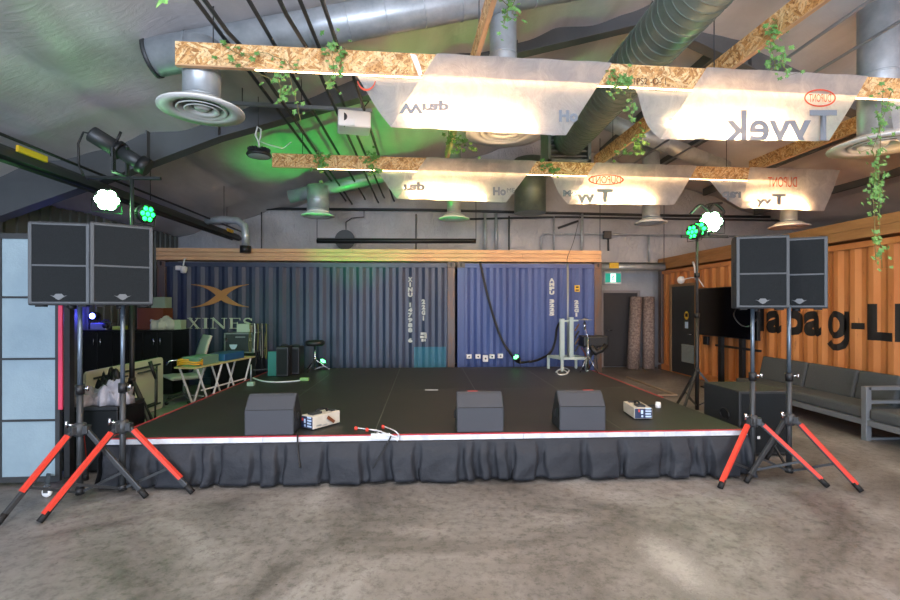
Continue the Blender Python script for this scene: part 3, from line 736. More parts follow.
lantern('large bright wrap lantern on the front beam with mirrored lettering, in the middle', B1, (707, 73), (868, 82), (829, 141), (660, 139), (634, 93), (800, 97),
    [('Tyvek', 724, 837, 110, 152, dict(flipx=True, clip=140.2, bold=.02)), ('@oval', 804, 836, 89, 107, dict(ink='ink_red')), ('DUPONT', 809, 831, 94, 102, dict(ink='ink_red', flipx=True, bold=.0))], glow=260)
lantern('wrap lantern on the front beam cut by the right edge of the view', B1, (945, 86), (1090, 93), (1060, 160), (915, 156), (886, 106), (1040, 112), [], glow=120)
lantern('small wrap lantern on the rear beam, leftmost, with upside down print', B2, (427, 158), (537, 162), (506, 202.5), (397, 198.5), (377, 170), (488, 174),
    [('rap', 404, 425, 182, 190.5, dict(flipy=True)), ('Ho', 493, 506, 187, 195.5, {}), ('ME', 507, 515, 188, 192.5, dict(bold=.0))], glow=150)
lantern('small wrap lantern on the rear beam with red oval print, in the middle', B2, (596, 163.5), (697, 168), (674, 205), (568, 204), (550, 176.5), (655, 181),
    [('DUPONT', 591, 621, 176, 183.5, dict(flipx=True, ink='ink_red', bold=0.0)), ('@oval', 588, 624, 174.5, 185, dict(ink='ink_red')), ('T', 597, 613, 189, 203, {}), ('vv', 577, 595, 194, 203.5, {}), ('Me', 563, 577, 190, 196.5, {})], glow=180)
lantern('small wrap lantern on the rear beam, rightmost, with a drooping inner flap', B2, (750, 169.5), (840, 174), (824, 211), (741, 208), (707, 181), (800, 186),
    [('DUPONT', 768, 797, 177, 187, dict(ink='ink_red', flipx=True, bold=0)), ('T', 772, 786, 194, 205, {}), ('yv', 756, 772, 199, 207, {}), ('rap', 722, 741, 191.5, 200.5, dict(flipx=True, back=True))], glow=150)
# white tag of tape on the front beam
p = [onB(x, y, B1, -.02) for x, y in ((410, 54), (416, 55), (421, 68), (422, 75), (419, 76), (415, 66))]
mb = MB(); i0 = mb.addv(p); mb.face(range(6)[::1] if False else [i0+i for i in range(6)]); tag(mb.build('torn_paper', M['white'], solid=.004), 'torn white strip of paper stapled on the front plywood beam', 'paper')
# board stamp
a = onB(633, 84, B1, -.006); b = onB(665, 76, B1, -.006)
txt('1PS2 -O- 1', 'stamp', mat('stamp_ink', '4a3423', .7), L1, 634, 666, -84.5, -78, (lambda u, v: Matrix.Rotation(-math.atan2(BD.y, BD.x), 3, 'Z') @ (onB(u, -v, B1, -.004)-B1)), bold=.0)

# ================================================================ ivy
def leafgeo(mb, c, n, up, s, m=0):
    n = n.normalized(); x = up.cross(n); x = x.normalized() if x.length > 1e-4 else n.orthogonal().normalized(); y = n.cross(x)
    sh = [(0, -1.0), (.28, -.45), (.85, -.5), (.55, .1), (.75, .55), (.2, .5), (0, .3), (-.2, .5), (-.75, .55), (-.55, .1), (-.85, -.5), (-.28, -.45)]
    i0 = mb.addv([c+n*(.12*s)] + [c + x*(u*s) + y*(v*s) - n*(abs(u)*.2*s) for u, v in sh]); k = len(sh)
    for i in range(k): mb.face((i0, i0+1+i, i0+1+(i+1) % k), m)
def ivy(label, paths, nl, spread=.06, size=.03, seed=1, name='ivy_vine'):
    rnd = random.Random(seed); base = Vector(paths[0][0]); r = thing(name, label, 'plant', base.to_tuple())
    sm = MB(); lm = MB()
    tot = sum(sum((Vector(p[i+1])-Vector(p[i])).length for i in range(len(p)-1)) for p in paths)
    for p in paths:
        pts = [Vector(q) for q in p]; fine = []
        for i in range(len(pts)-1):
            for t in range(4): fine.append(pts[i].lerp(pts[i+1], t/4)+Vector([rnd.uniform(-.008, .008) for _ in range(3)]))
        fine.append(pts[-1]); sm.tube(fine, .0035, 5)
        L = sum((pts[i+1]-pts[i]).length for i in range(len(pts)-1)); n = max(2, int(nl*L/tot))
        for k in range(n):
            t = rnd.random()*(len(fine)-1); i = min(int(t), len(fine)-2); c = fine[i].lerp(fine[i+1], t-i)
            o = Vector([rnd.gauss(0, spread) for _ in range(3)]); o.y *= .6
            c2 = c+o; leafgeo(lm, c2, Vector((rnd.uniform(-.7, .7), -1, rnd.uniform(-.3, .8))), Vector((rnd.uniform(-.5, .5), 0, 1)), size*rnd.uniform(.6, 1.25))
            if rnd.random() < .35: sm.tube([c, c2], .0018, 4)
    sm.build('stem', M['stem'], r); lm.build('leaves', M['leaf'], r, fixn=False); return r
fb = lambda px, py, o=-.05: onB(px, py, B1, o)
rb = lambda px, py, o=-.05: onB(px, py, B2, o)
ivy('sparse ivy trailing over the left end of the front beam', [[fb(222, 45), fb(240, 55), fb(262, 52), fb(285, 60), fb(298, 74)], [fb(228, 62), fb(250, 70), fb(275, 80), fb(290, 95)]], 34, .05, .034, 11)
ivy('ivy clump hanging from the front beam above the projector, left of the first lantern', [[fb(334, 41), fb(332, 58), fb(336, 76)], [fb(345, 48), fb(340, 66)], [fb(330, 75), fb(334, 88)]], 46, .05, .036, 12)
ivy('thin ivy tendril hanging below the front beam at left', [[fb(277, 72), fb(281, 88), fb(279, 104)], [fb(290, 78), fb(296, 100), fb(301, 122)]], 18, .03, .036, 13)
ivy('ivy clump on the front beam between the first two large lanterns', [[fb(612, 70), fb(620, 80), fb(618, 92)], [fb(626, 74), fb(616, 88)]], 46, .05, .036, 14)
ivy('ivy tendril hanging between the first two large lanterns', [[fb(630, 92), fb(633, 108), fb(631, 122)], [fb(633, 104), fb(624, 113)]], 12, .02, .034, 15)
cA = lambda px, py, t: atT(px, py, t)
ivy('ivy at the top of the view on the left cross board', [[cA(499, -6, 4.3), cA(508, 6, 4.3), cA(504, 24, 4.3)], [cA(515, -4, 4.3), cA(512, 14, 4.3)]], 30, .05, .034, 16)
ivy('ivy spilling over the middle cross board above the second large lantern', [[cA(783, 12, 4.5), cA(768, 34, 4.5), cA(782, 52, 4.5), cA(786, 78, 4.5)], [cA(773, 20, 4.5), cA(790, 22, 4.5)], [cA(770, 40, 4.5), cA(776, 70, 4.5)]], 62, .045, .036, 17)
ivy('long ivy vine hanging down in front of the orange container', [[cA(884, 88, 5.0), cA(880, 130, 5.0), cA(878, 180, 5.0), cA(880, 230, 5.0), cA(882, 268, 5.0)], [cA(892, 92, 5.0), cA(872, 150, 5.0), cA(884, 200, 5.0)], [cA(876, 150, 5.), cA(874, 200, 5.0), cA(876, 262, 5.0)]], 150, .05, .034, 18)
ivy('ivy on the left cross board just below the first large lantern', [[cA(448, 136, 6.6), cA(460, 140, 6.6), cA(474, 152, 6.6)], [cA(452, 150, 6.6), cA(470, 138, 6.6)]], 40, .07, .04, 19)
ivy('ivy clump at the left of the rear beam', [[rb(318, 153), rb(322, 163), rb(320, 172)], [rb(314, 158), rb(328, 160)]], 36, .07, .045, 20)
ivy('ivy clump on the rear beam left of the first small lantern', [[rb(368, 150), rb(372, 166), rb(376, 172)], [rb(365, 158), rb(380, 160)]], 36, .07, .045, 21)
ivy('small ivy sprig on the rear beam between the first two small lanterns', [[rb(537, 166), rb(550, 167), rb(556, 174)]], 18, .06, .045, 22)
ivy('ivy trailing on the middle cross board below the second large lantern', [[cA(642, 130, 6.3), cA(636, 146, 6.6), cA(618, 158, 7.2)], [cA(644, 134, 6.3), cA(640, 150, 6.3)]], 46, .05, .04, 23)
ivy('single large ivy leaf hanging at the top left corner of the view', [[cA(163, -24, 1.9), cA(161, 1, 1.9)]], 3, .004, .05, 24); q = cA(163, -24, 1.9); tag(MB().tube([q, (q.x, q.y, roofz(q.x)-.08)], .003, 6).build('plant_wire', M['steel_dark']), 'thin wire from the roof holding the single ivy leaf at top left', 'wire')

# ================================================================ ducts and diffusers
def dif(label, px, py, t, rim, neck, ztop, m='diffuser', link=None, hidden=False):
    c = atT(px, py, t); r = thing('air_diffuser', label, 'air diffuser', c.to_tuple(), 'round ceiling air diffusers')
    R = rim/2
    mb = MB(); prof = [(R*.62, .02), (R*.72, .0), (R, -.005), (R, .012), (R*.8, .035), (R*.62, .09), (neck/2, .10)]
    mb.lathe(prof, c, 36); mb.build('rim', M[m], r, solid=.006)
    mb = MB()
    for k, (a, b) in enumerate(((.46, .56), (.26, .38))):
        mb.lathe([(R*a, .05-.012*k), (R*b, -.002+.0*k), (R*(b+.03), .004)], c, 32)
    mb.lathe([(0.001, .004), (R*.16, .012), (R*.2, .04)], c, 24)
    mb.build('cone', M[m], r, solid=.006)
    mb = MB(); mb.tube([c+Vector((0, 0, .10)), Vector((c.x, c.y, ztop))], neck/2, 24)
    for z in [c.z+.12, (c.z+ztop)/2]: mb.tube([(c.x, c.y, z), (c.x, c.y, z+.02)], neck/2+.006, 24)
    mb.build('duct_neck', M['galv'], r); return r
def spiral(mb, a, b, R, pitch=.12, n=28):
    a = Vector(a); b = Vector(b); d = (b-a); L = d.length; d.normalize(); mb.tube([a, b], R, n)
    k = 1
    while k*pitch < L:
        p = a+d*(k*pitch); mb.tube([p-d*.006, p+d*.006], R+.006, n); k += 1
    return mb
# silver duct along the left roof slope
pa = atT(152, 58, 4.98); pb = atT(505, -6, 5.25); pc = pb+(pb-pa).normalized()*1.0
r = thing('round_duct', 'large silver round duct rising across the upper left roof', 'duct', pa.to_tuple())
spiral(MB(), pa, pc, .19, .42).build('duct_body', M['galv'], r)
d_ = (pc-pa).normalized(); MB().tube([pa-d_*.01, pa+d_*.03], .2, 28).build('end_cap', M['steel_dark'], r)
cc = atT(199, 50, 5.0)
dif('white round air diffuser at left hanging just below the front beam', 202, 111, 4.86, .82, .36, cc.z)
dif('round air diffuser half hidden above the first lantern, on the vertical silver duct', 503, 134, 5.4, .86, .31, roofz(.6)-.12)
dif('large round air diffuser at the far right beside the hanging ivy', 879, 146, 5.75, 1.02, .42, 5.3)
dif('small round air diffuser behind the rear beam at left', 318, 216, 10.2, .7, .46, atT(318, 186, 10.2).z)
dif('small round air diffuser lit green, below the leftmost small lantern', 454, 219, 10.2, .66, .3, 5.0)
dif('small round air diffuser below the middle small lantern', 651, 223, 10.2, .66, .36, 5.3)
dif('small round air diffuser below the rightmost small lantern', 789, 227, 9.8, .74, .3, 4.3)
dif('small pale ceiling diffuser seen just under the rear beam at left', 333, 172, 11.5, .5, .2, 5.0)
# big green-lit spiral duct with end grille
zc = 4.84; a = atT(692, 0, 4.9); a.z = zc; fdir = Vector((0, 1, 0)); b = Vector((a.x, 8.9, zc)); a2 = Vector((a.x, 1.5, zc))
r = thing('round_duct', 'big spiral duct running front to back right of centre, with a square end grille', 'duct', a2.to_tuple())
spiral(MB(), a2, b, .31, .13).build('duct_body', M['galv_dark'], r)
mb = MB(); X0 = a.x; Y0 = 9.0
mb.bx(X0-.42, X0-.36, Y0-.1, Y0+.5, zc-.42, zc+.35).bx(X0+.36, X0+.42, Y0-.1, Y0+.5, zc-.42, zc+.35).bx(X0-.42, X0+.42, Y0-.1, Y0+.5, zc-.42, zc-.36).bx(X0-.42, X0+.42, Y0-.1, Y0+.5, zc+.31, zc+.37).bx(X0-.36, X0+.36, Y0+.3, Y0+.34, zc-.36, zc+.31)
mb.build('end_box', M['galv_dark'], r)
mb = MB()
for i in range(6): mb.box((X0, Y0-.03, zc-.28+.1*i), (.7, .08, .01), rot=(.6, 0, 0))
mb.build('grille', M['galv'], r)
# tee duct behind the rear beam at left
p0 = atT(289, 197, 10.2); p1 = atT(432, 164, 10.6)
r = thing('round_duct', 'thin silver duct behind the left end of the rear beam', 'duct', p0.to_tuple())
spiral(MB(), p0, p1, .14, .4).build('duct_body', M['galv'], r)
# elbow flue above the navy container
q = [atT(206, 221, 9.6), atT(224, 219.5, 9.6), atT(238, 221, 9.6), atT(244.5, 226, 9.6), atT(245.5, 234, 9.6), atT(245.5, 246, 9.6)]
r = thing('elbow_pipe', 'short silver elbow pipe coming down onto the navy container', 'pipe', q[-1].to_tuple())
MB().tube(q, .075, 14).build('pipe_body', M['galv'], r); MB().tube([q[-1], q[-1]+Vector((0, 0, -.14))], .11, 14).build('clamp', M['black'], r); MB().tube([q[1]+Vector((0, 0, .05)), (q[1].x, q[1].y, roofz(q[1].x)-.08)], .006, 6).build('hanging_rod', M['steel_dark'], r)
# lower silver duct right of the big spiral duct and round vertical duct far back
p0 = atT(603, 120, 9.4); p1 = atT(660, 142, 9.8); p2 = atT(725, 168, 10.2)
r = thing('round_duct', 'slim silver duct sloping down behind the second large lantern', 'duct', p0.to_tuple()); spiral(MB(), p0, p2, .16, .5).build('duct_body', M['galv'], r)
p0 = atT(530, 222, 11.4); r = thing('round_duct', 'wide vertical green tinted duct behind the gap between the first two small lanterns', 'duct', (p0.x, p0.y, 4.0)); MB().tube([(p0.x, p0.y, 3.9), (p0.x, p0.y, 5.2)], .38, 24).build('duct_body', M['galv_dark'], r)

# ================================================================ conduits above the beams
rods = [(190, 12), (213, 12), (228, 12), (251, 12), (286, 12), (300, 12), (325, 12)]
for k, (px, _) in enumerate([(196, 0), (213, 0), (249, 0), (285, 0), (300, 0), (326, 0)]):
    x = (px-425)/306*2.72; z = H+2.72 - (.1 if k % 2 else 0)
    pts = [(x, 2.2, z), (x, 4.3+.3*(k % 3), z), (x+(.06 if k % 2 else 0), 5.0, z), (x+.02*k, 12.0-.1*k, z), (x+.02*k+.03, 12.08-.1*k, z-.05)]
    tag(MB().tube(pts, .021, 8).build('conduit', M['steel_dark']), 'long dark metal conduit running front to back above the beams on the left', 'conduit', 'conduits above the beams on the left')
for k, px in enumerate((820, 871)):
    p0 = atT(px+110, -60, 3.6); p1 = atT([765, 805][k], [75, 76][k], 6.4)
    p0 = Vector((4.5+k*.65, 2.0, 4.75))
    tag(MB().tube([p0, Vector((p0.x+.05, 11.8, 4.75))], .02, 8).build('conduit', M['alu']), 'pale metal conduit running front to back behind the second large lantern', 'conduit', 'pale conduits at right')
# strut channel rail with hung projector
p0 = atT(231, 103, 6.3); p1 = atT(372, 111, 6.3)
r = thing('strut_rail', 'horizontal steel strut rail hung under the roof above the projector', 'rail', p0.to_tuple())
MB().bar(p0, p1, .045, .045).build('channel', M['alu'], r)
for f in (.08, .5, .93):
    p = p0.lerp(p1, f); MB().tube([p, (p.x, p.y, roofz(p.x)-.03)], .006, 6).build('rod', M['steel_dark'], r)
c = atT(354, 123, 6.4); pr = thing('projector', 'white ceiling projector hanging from the strut rail left of the first lantern', 'projector', (c.x, c.y, c.z-.13))
MB().box(c, (.43, .34, .22), rot=(0, 0, .2)).build('body', M['white'], pr, bevel=.02)
e = c+Vector((-.12, -.165, .01)); MB().tube([e+Vector((0, .05, 0)), e+Vector((.005, -.03, 0))], .055, 18).build('lens', M['black'], pr)
MB().tube([c+Vector((0, 0, .11)), c+Vector((0, 0, .19))], .03, 10).bx(c.x-.12, c.x+.12, c.y-.08, c.y+.08, c.z+.11, c.z+.13).build('mount', M['black'], pr)
MB().tube([c+Vector((.1, -.1, .1)), c+Vector((.14, -.15, .24)), c+Vector((.2, 0, .3)), c+Vector((.1, .05, .2))], .008, 6).tube([c+Vector((-.1, -.15, .1)), c+Vector((-.12, -.17, -.02)), c+Vector((-.1, -.17, -.12))], .008, 6).build('cable', M['cable'], pr)
MB().bx(c.x-.06, c.x+.04, c.y-.19, c.y-.15, c.z-.1, c.z-.02).build('vent', M['white'], pr)
# high bay lamp
c = atT(259, 153, 6.6); hb = thing('high_bay_lamp', 'round black high bay lamp with a white looped cord, unlit, left of the rear beam', 'lamp', (c.x, c.y, c.z-.06))
mb = MB(); mb.lathe([(.0, .06), (.06, .06), (.09, .03), (.15, .01), (.17, -.03), (.155, -.05), (0, -.05)], c, 28); mb.build('housing', M['black'], hb)
for k in range(20):
    a = 2*PI*k/20; MB().bar(c+Vector((math.cos(a)*.06, math.sin(a)*.06, .05)), c+Vector((math.cos(a)*.15, math.sin(a)*.15, .03)), .006, .05).build('cooling_fin', M['steel_dark'], hb)
MB().lathe([(0, -.055), (.12, -.056), (.15, -.048)], c, 28).build('lens', mat('lamp_lens', 'a9b0b2', .25), hb)
lp = [c+Vector((.0, 0, .07)), c+Vector((0, 0, .14)), c+Vector((-.05, 0, .25)), c+Vector((-.02, .0, .37)), c+Vector((.03, 0, .33)), c+Vector((.02, 0, .22)), c+Vector((.0, 0, .16))]
MB().tube(lp, .012, 8).tube([c+Vector((.02, 0, .16)), c+Vector((.12, 0, .12)), c+Vector((.3, .1, .1)), c+Vector((.42, .1, .2))], .006, 6).build('cord', M['cable_white'], hb)
MB().tube([c+Vector((-.01, 0, .37)), (c.x-.01, c.y, roofz(c.x)-.02)], .005, 6).build('hanging_rod', M['steel_dark'], hb)
# radiant tube heater front to back at left
r = thing('tube_heater', 'long dark radiant tube heater with yellow stickers running along the upper left', 'heater', (-4.5, 3.0, 3.2))
xh, zh = -4.52, 3.3
prof = [(a*.62, b*.7) for a, b in ((-.2, -.1), (-.12, .04), (-.06, .1), (.06, .1), (.12, .04), (.2, -.1), (.19, -.105), (.11, .02), (.05, .085), (-.05, .085), (-.11, .02), (-.19, -.105))]
MB().prism(prof, lambda u, v, d: Vector((xh+u, d, zh+v)), 2.0, 11.6).build('reflector', M['steel_dark'], r)
MB().tube([(xh, 2.0, zh-.02), (xh, 11.65, zh-.02)], .055, 14).build('burner_tube', M['black'], r)
MB().tube([(xh+.16, 2.0, zh+.12), (xh+.16, 11.65, zh+.12)], .018, 8).build('gas_pipe', M['black'], r)
for yy, l in ((5.35, .4), (10.8, .3)):
    MB().bx(xh+.08, xh+.11, yy, yy+l, zh+.03, zh+.1).build('warning_sticker', M['yellow'], r)
for yy in (3.5, 5.0, 8.0, 11.0):
    MB().tube([(xh, yy, zh+.1), (xh, yy, roofz(xh)-.05)], .007, 6).build('hanging_chain', M['steel_dark'], r)
# projection screen housing
a = atT(317, 241, 10.6); b = atT(476, 242.5, 10.6); b.z = a.z
r = thing('screen_housing', 'long black roll-up screen housing hanging above the navy container', 'projection screen', a.to_tuple())
MB().tube([a, b], .055, 12).bx(min(a.x, b.x), b.x, a.y-.03, a.y+.05, a.z+.0, a.z+.07).build('case', M['black'], r)
for p in (a, b): MB().tube([p+Vector((0, 0, .02)), (p.x, p.y+.02, 4.35)], .008, 6).build('hanging_wire', M['cable'], r)
MB().tube([a+Vector((.05, -.06, -.0)), b+Vector((-.05, -.06, 0))], .012, 8).build('bottom_bar', M['grille_edge'], r)
# conduits and pipes on the back wall
Yw = 12.3
def bw(px, py): return atY(px, py, Yw)
def cond(label, pts, rad=.025, m='steel_dark', grp='pipework on the back wall', name='wall_conduit'):
    return tag(MB().tube(pts, rad, 8).build(name, M[m]), label, 'conduit', grp)
cond('dark horizontal conduit across the whole upper back wall', [bw(185, 208), bw(430, 210), bw(640, 215), bw(770, 217)], .035, grp=None)
cond('second horizontal conduit on the back wall, right of centre', [bw(470, 219), bw(560, 217), bw(680, 219), bw(900, 222)], .025, grp=None)
for px, y0, nm in ((485, 213, 'vertical pipe at left of a close pair on the back wall'), (496, 213, 'vertical pipe at right of a close pair on the back wall')):
    cond(nm, [bw(px, y0), bw(px, 254)], .04, 'galv', None)
cond('vertical pipe on the back wall directly above the pole of the white frame', [bw(582, 214), bw(582, 256)], .04, 'galv', None)
cond('elbowed conduit on the back wall that turns right below the beam', [bw(541, 256), bw(541, 238), bw(544, 234), bw(605, 234), bw(650, 235), bw(900, 238)], .022, 'galv', None)
cond('thin vertical conduit on the back wall left of the elbowed one', [bw(509, 216), bw(509, 254)], .02, 'steel_dark', None)
cond('thin vertical conduit on the back wall inside the elbowed one', [bw(554, 216), bw(554, 256)], .025, 'galv', None)
cond('vertical conduit on the back wall right of the exit sign', [bw(649, 235), bw(649, 262)], .03, 'galv', None)
cond('short dark branch pipe ending in a cap on the back wall', [bw(558, 228), bw(578, 221)], .03, 'steel_dark', None)
c = bw(607, 235); tag(MB().bx(c.x-.1, c.x+.1, Yw-.06, Yw+.04, c.z-.1, c.z+.1).tube([(c.x+.03, Yw, c.z-.1), (c.x+.04, Yw, c.z-.42)], .025).build('junction_box', M['steel_dark']), 'dark junction box on the elbowed conduit of the back wall', 'electrical box')
cond('thin vertical conduit on the back wall above the screen housing', [bw(416, 214), bw(416, 256)], .015, 'steel_dark', None)
cond('thin vertical conduit near the left end of the back wall', [bw(261.5, 210), bw(261.5, 262)], .014, 'steel_dark', None)
c0 = bw(345, 236); tag(MB().tube([bw(346, 222), bw(346, 240)], .012, 6).tube([bw(346, 222), bw(352, 218), bw(364, 217), bw(364, 211)], .012, 6).disc((c0.x, Yw-.02, c0.z-.1), .26, 20, M4=Matrix.Rotation(PI/2, 4, 'X')).build('wall_fan', M['steel_dark'], fixn=False), 'dark round vent on the back wall behind the screen housing', 'vent')
# grey heater pipe at the back right with yellow sticker
a = atY(600, 267, 11.6); b = atY(664, 268, 11.6); r = thing('tube_heater', 'grey pipe with a yellow sticker between the blue and orange containers', 'heater', a.to_tuple())
b.z = a.z; MB().tube([a, b], .085, 14).build('burner_tube', M['galv'], r); MB().bar(a+Vector((0, 0, .1)), b+Vector((0, 0, .1)), .2, .02).build('reflector', M['steel_dark'], r)
c = atY(614, 266, 11.5); MB().bx(c.x-.12, c.x+.12, 11.49, 11.51, c.z-.06, c.z+.08).build('warning_sticker', M['yellow'], r)
for p in (a, b): MB().tube([p+Vector((0, 0, .1)), (p.x, p.y, roofz(p.x)-.03)], .008, 6).build('hanging_chain', M['steel_dark'], r)
# purlin-like struts under the roof at right
for k, x in enumerate((4.6, 5.9, 7.4, 8.8)):
    tag(MB().bar((x, 7.2, roofz(x)-.22), (x, 12.1, roofz(x)-.22), .07, .18).build('roof_purlin', M['purlin']), 'dark steel purlin running front to back under the right roof slope', 'beam', 'purlins under the right roof slope')
p0 = atT(0, 113, 5.6); tag(MB().tube([(p0.x, 2.5, p0.z), (p0.x, 11.9, p0.z)], .016, 8).build('conduit', M['steel_dark']), 'thin conduit above the tube heater at far left', 'conduit')
# ================================================================ loudspeakers on tripods
def tripod(label, px, t, r, a0, hub=.6, ztop=1.66, colr=.95, lean=0, red=(1, 1, 1), off=None):
    c = atT(px, 400, t) if off is None else Vector(off); c.z = 0
    root = thing('speaker_stand', label, 'speaker stand', c.to_tuple())
    MB().tube([c+Vector((0, 0, .05)), c+Vector((0, 0, colr))], .024, 16).build('lower_tube', M['steel_dark'], root)
    MB().tube([c+Vector((0, 0, colr)), c+Vector((0, 0, ztop))], .0175, 16).build('upper_tube', M['pole'], root)
    MB().tube([c+Vector((0, 0, colr-.05)), c+Vector((0, 0, colr+.03))], .034, 16).build('collar', M['black'], root)
    k = MB(); k.tube([c+Vector((.03, -.01, colr)), c+Vector((.075, -.02, colr))], .008, 8).tube([c+Vector((.075, -.02, colr-.02)), c+Vector((.075, -.02, colr+.02))], .011, 8); k.build('knob', M['chrome'], root)
    MB().lathe([(.022, hub-.06), (.045, hub-.05), (.05, hub), (.045, hub+.05), (.024, hub+.06)], c, 16).build('hub', M['steel_dark'], root)
    k = MB(); k.tube([c+Vector((-.04, -.02, hub+.04)), c+Vector((-.09, -.03, hub+.05))], .01, 8).tube([c+Vector((-.09, -.03, hub+.02)), c+Vector((-.09, -.03, hub+.08))], .012, 8); k.build('knob', M['chrome'], root)
    MB().tube([c+Vector((0, 0, .05)), c+Vector((0, 0, .1))], .034, 14).build('foot_collar', M['black'], root)
    for i in range(3):
        a = math.radians(a0+120*i)+CANG; d = Vector((math.cos(a), math.sin(a), 0)); s_ = Vector((-d.y, d.x, 0))
        top = c+d*.05+Vector((0, 0, hub)); foot = c+d*r+Vector((0, 0, .03))
        lg = MB().bar(top, foot, .03, .04).build('leg', M['steel_dark'], root, bevel=.006)
        dd = (foot-top).normalized(); up = s_.cross(dd); up = up if up.z > 0 else -up
        if red[i]:
            MB().bar(top+dd*.05+up*.012, top+dd*((foot-top).length*red[i])+up*.012, .038, .03).build('red_sleeve', M['red'], lg)
        MB().tube([foot-dd*.06, foot+dd*.025], .024, 12).build('rubber_foot', M['rubber'], lg)
        mid = top.lerp(foot, .62)
        MB().bar(c+Vector((0, 0, .075))+d*.03, mid-Vector((0, 0, .02)), .016, .02).build('brace', M['steel_dark'], root)
        MB().box(top, (.05, .06, .07), rot=(0, 0, a)).build('leg_bracket', M['steel_dark'], root, bevel=.006)
    return root
CANG = -YAW
tripod('speaker stand under the leftmost loudspeaker, one red leg running out of the left edge', 80, 4.0, .53, 3.5, red=(.0, 1-.15, .7))
tripod('speaker stand under the second loudspeaker from the left, red legs either side', 122.7, 4.09, .575, 3.5, red=(.82, .0, .96))
tripod('speaker stand in front of the subwoofer, under the third loudspeaker from the left', 752.5, 4.54, .56, -28, red=(.93, 0, .96), hub=.54, colr=.98)
tripod('speaker stand under the rightmost loudspeaker, nearest the sofa', 789, 4.52, .51, -44, red=(.95, 0, 0), hub=.56, colr=.98)

def speaker_proto():
    r = thing('loudspeaker', 'x', 'loudspeaker', (0, 0, 0))
    W, D, Hh = .44, .38, .685; bk = .32
    mb = MB(); mb.prism([(-W/2, -D/2), (W/2, -D/2), (W/2, -D/2+.12), (bk/2, D/2), (-bk/2, D/2), (-W/2, -D/2+.12)], lambda u, v, d: Vector((u, v, d)), 0, Hh)
    mb.build('cabinet', M['tolex'], r, bevel=.01)
    f = MB(); y0 = -D/2-.008; y1 = -D/2
    f.bx(-W/2+.005, -W/2+.03, y0, y1, .015, Hh-.015).bx(W/2-.03, W/2-.005, y0, y1, .015, Hh-.015).bx(-W/2+.03, W/2-.03, y0, y1, .015, .03).bx(-W/2+.03, W/2-.03, y0, y1, Hh-.03, Hh-.015).bx(-W/2+.03, W/2-.03, y0, y1, .318, .334)
    f.build('grille_frame', M['grille_edge'], r, bevel=.002)
    for z0, z1 in ((.03, .318), (.334, Hh-.03)): MB().bx(-W/2+.03, W/2-.03, y0+.003, y1, z0, z1).build('grille', M['grille'], r)
    b = MB(); Pn = lambda u, v, d: Vector((u, y0-d, .065+v))
    b.prism([(-.06, .018), (-.035, .012), (-.02, .03), (.02, .03), (.035, .012), (.06, .018), (.03, .0), (.018, -.012), (0, -.022), (-.018, -.012), (-.03, .0)], Pn, 0, .004)
    b.build('badge', mat('badge_grey', '5e6264', .5), r)
    for s_ in (-1, 1):
        h = MB(); x = s_*(W/2-.01); h.bx(x-.015, x+.014, -D/2+.05, -D/2+.1, .3, .44); h.build('side_handle', M['black'], r)
    for s_ in (-1, 1): MB().bx(s_*(W/2-.07)-.03, s_*(W/2-.07)+.03, -D/2+.02, -D/2+.08, -.012, 0).build('rubber_foot', M['rubber'], r)
    MB().tube([(0, 0, -.03), (0, 0, .005)], .035, 14).build('pole_socket', M['black'], r)
    return r
sp = speaker_proto()
def place(o, px, t, z, face, rz, label, first=False):
    c = atT(px, 300, t); c.z = z
    q = sp if first else copy_tree(sp)
    q.location = c; q.rotation_euler = (0, 0, rz); q['label'] = label; return q
def faceang(px): k = (px-450)/F_PX; d = CF+CR*k; return math.atan2(d.y, d.x)-PI/2
place(sp, 72, 4.03, 1.655, 0, faceang(72)+math.radians(-25), 'leftmost loudspeaker, dark bluish, on a tripod in front of the pale screen', True)
place(sp, 121, 4.10, 1.655, 0, faceang(119)+math.radians(3), 'second loudspeaker from the left, beside the leftmost one')
place(sp, 755.5, 4.56, 1.625, 0, faceang(758)+math.radians(17), 'third loudspeaker from the left, showing its dark left side, above the subwoofer')
place(sp, 796, 4.68, 1.625, 0, faceang(800)+math.radians(8), 'rightmost loudspeaker, darker, in front of the orange container')

# subwoofer
sx0, sx1, sy0, sy1 = 3.42, 4.02, 4.95, 5.6
sb = thing('subwoofer', 'large black subwoofer cabinet on the floor at the right corner of the stage', 'subwoofer', (3.72, 5.3, 0))
MB().bx(sx0, sx1, sy0, sy1, .02, .72).build('cabinet', M['tolex'], sb, bevel=.012)
MB().bx(sx0+.03, sx1-.03, sy0-.008, sy0, .05, .69).build('grille', M['grille'], sb)
MB().tube([(sx0+(.0), 5.2+.08*math.cos(a), .42+.06*math.sin(a)) for a in [i*PI/8 for i in range(16)]], .008, 6, closed=True).bx(sx0-.004, sx0+.004, 5.14, 5.26, .38, .46).build('handle', M['black'], sb)
MB().bx(sx0+.2, sx0+.23, sy0-.012, sy0-.007, .2, .23).build('badge', M['white'], sb)
for x in (sx0+.05, sx1-.1):
    for y in (sy0+.05, sy1-.1): MB().bx(x, x+.05, y, y+.05, 0, .02).build('foot', M['rubber'], sb)

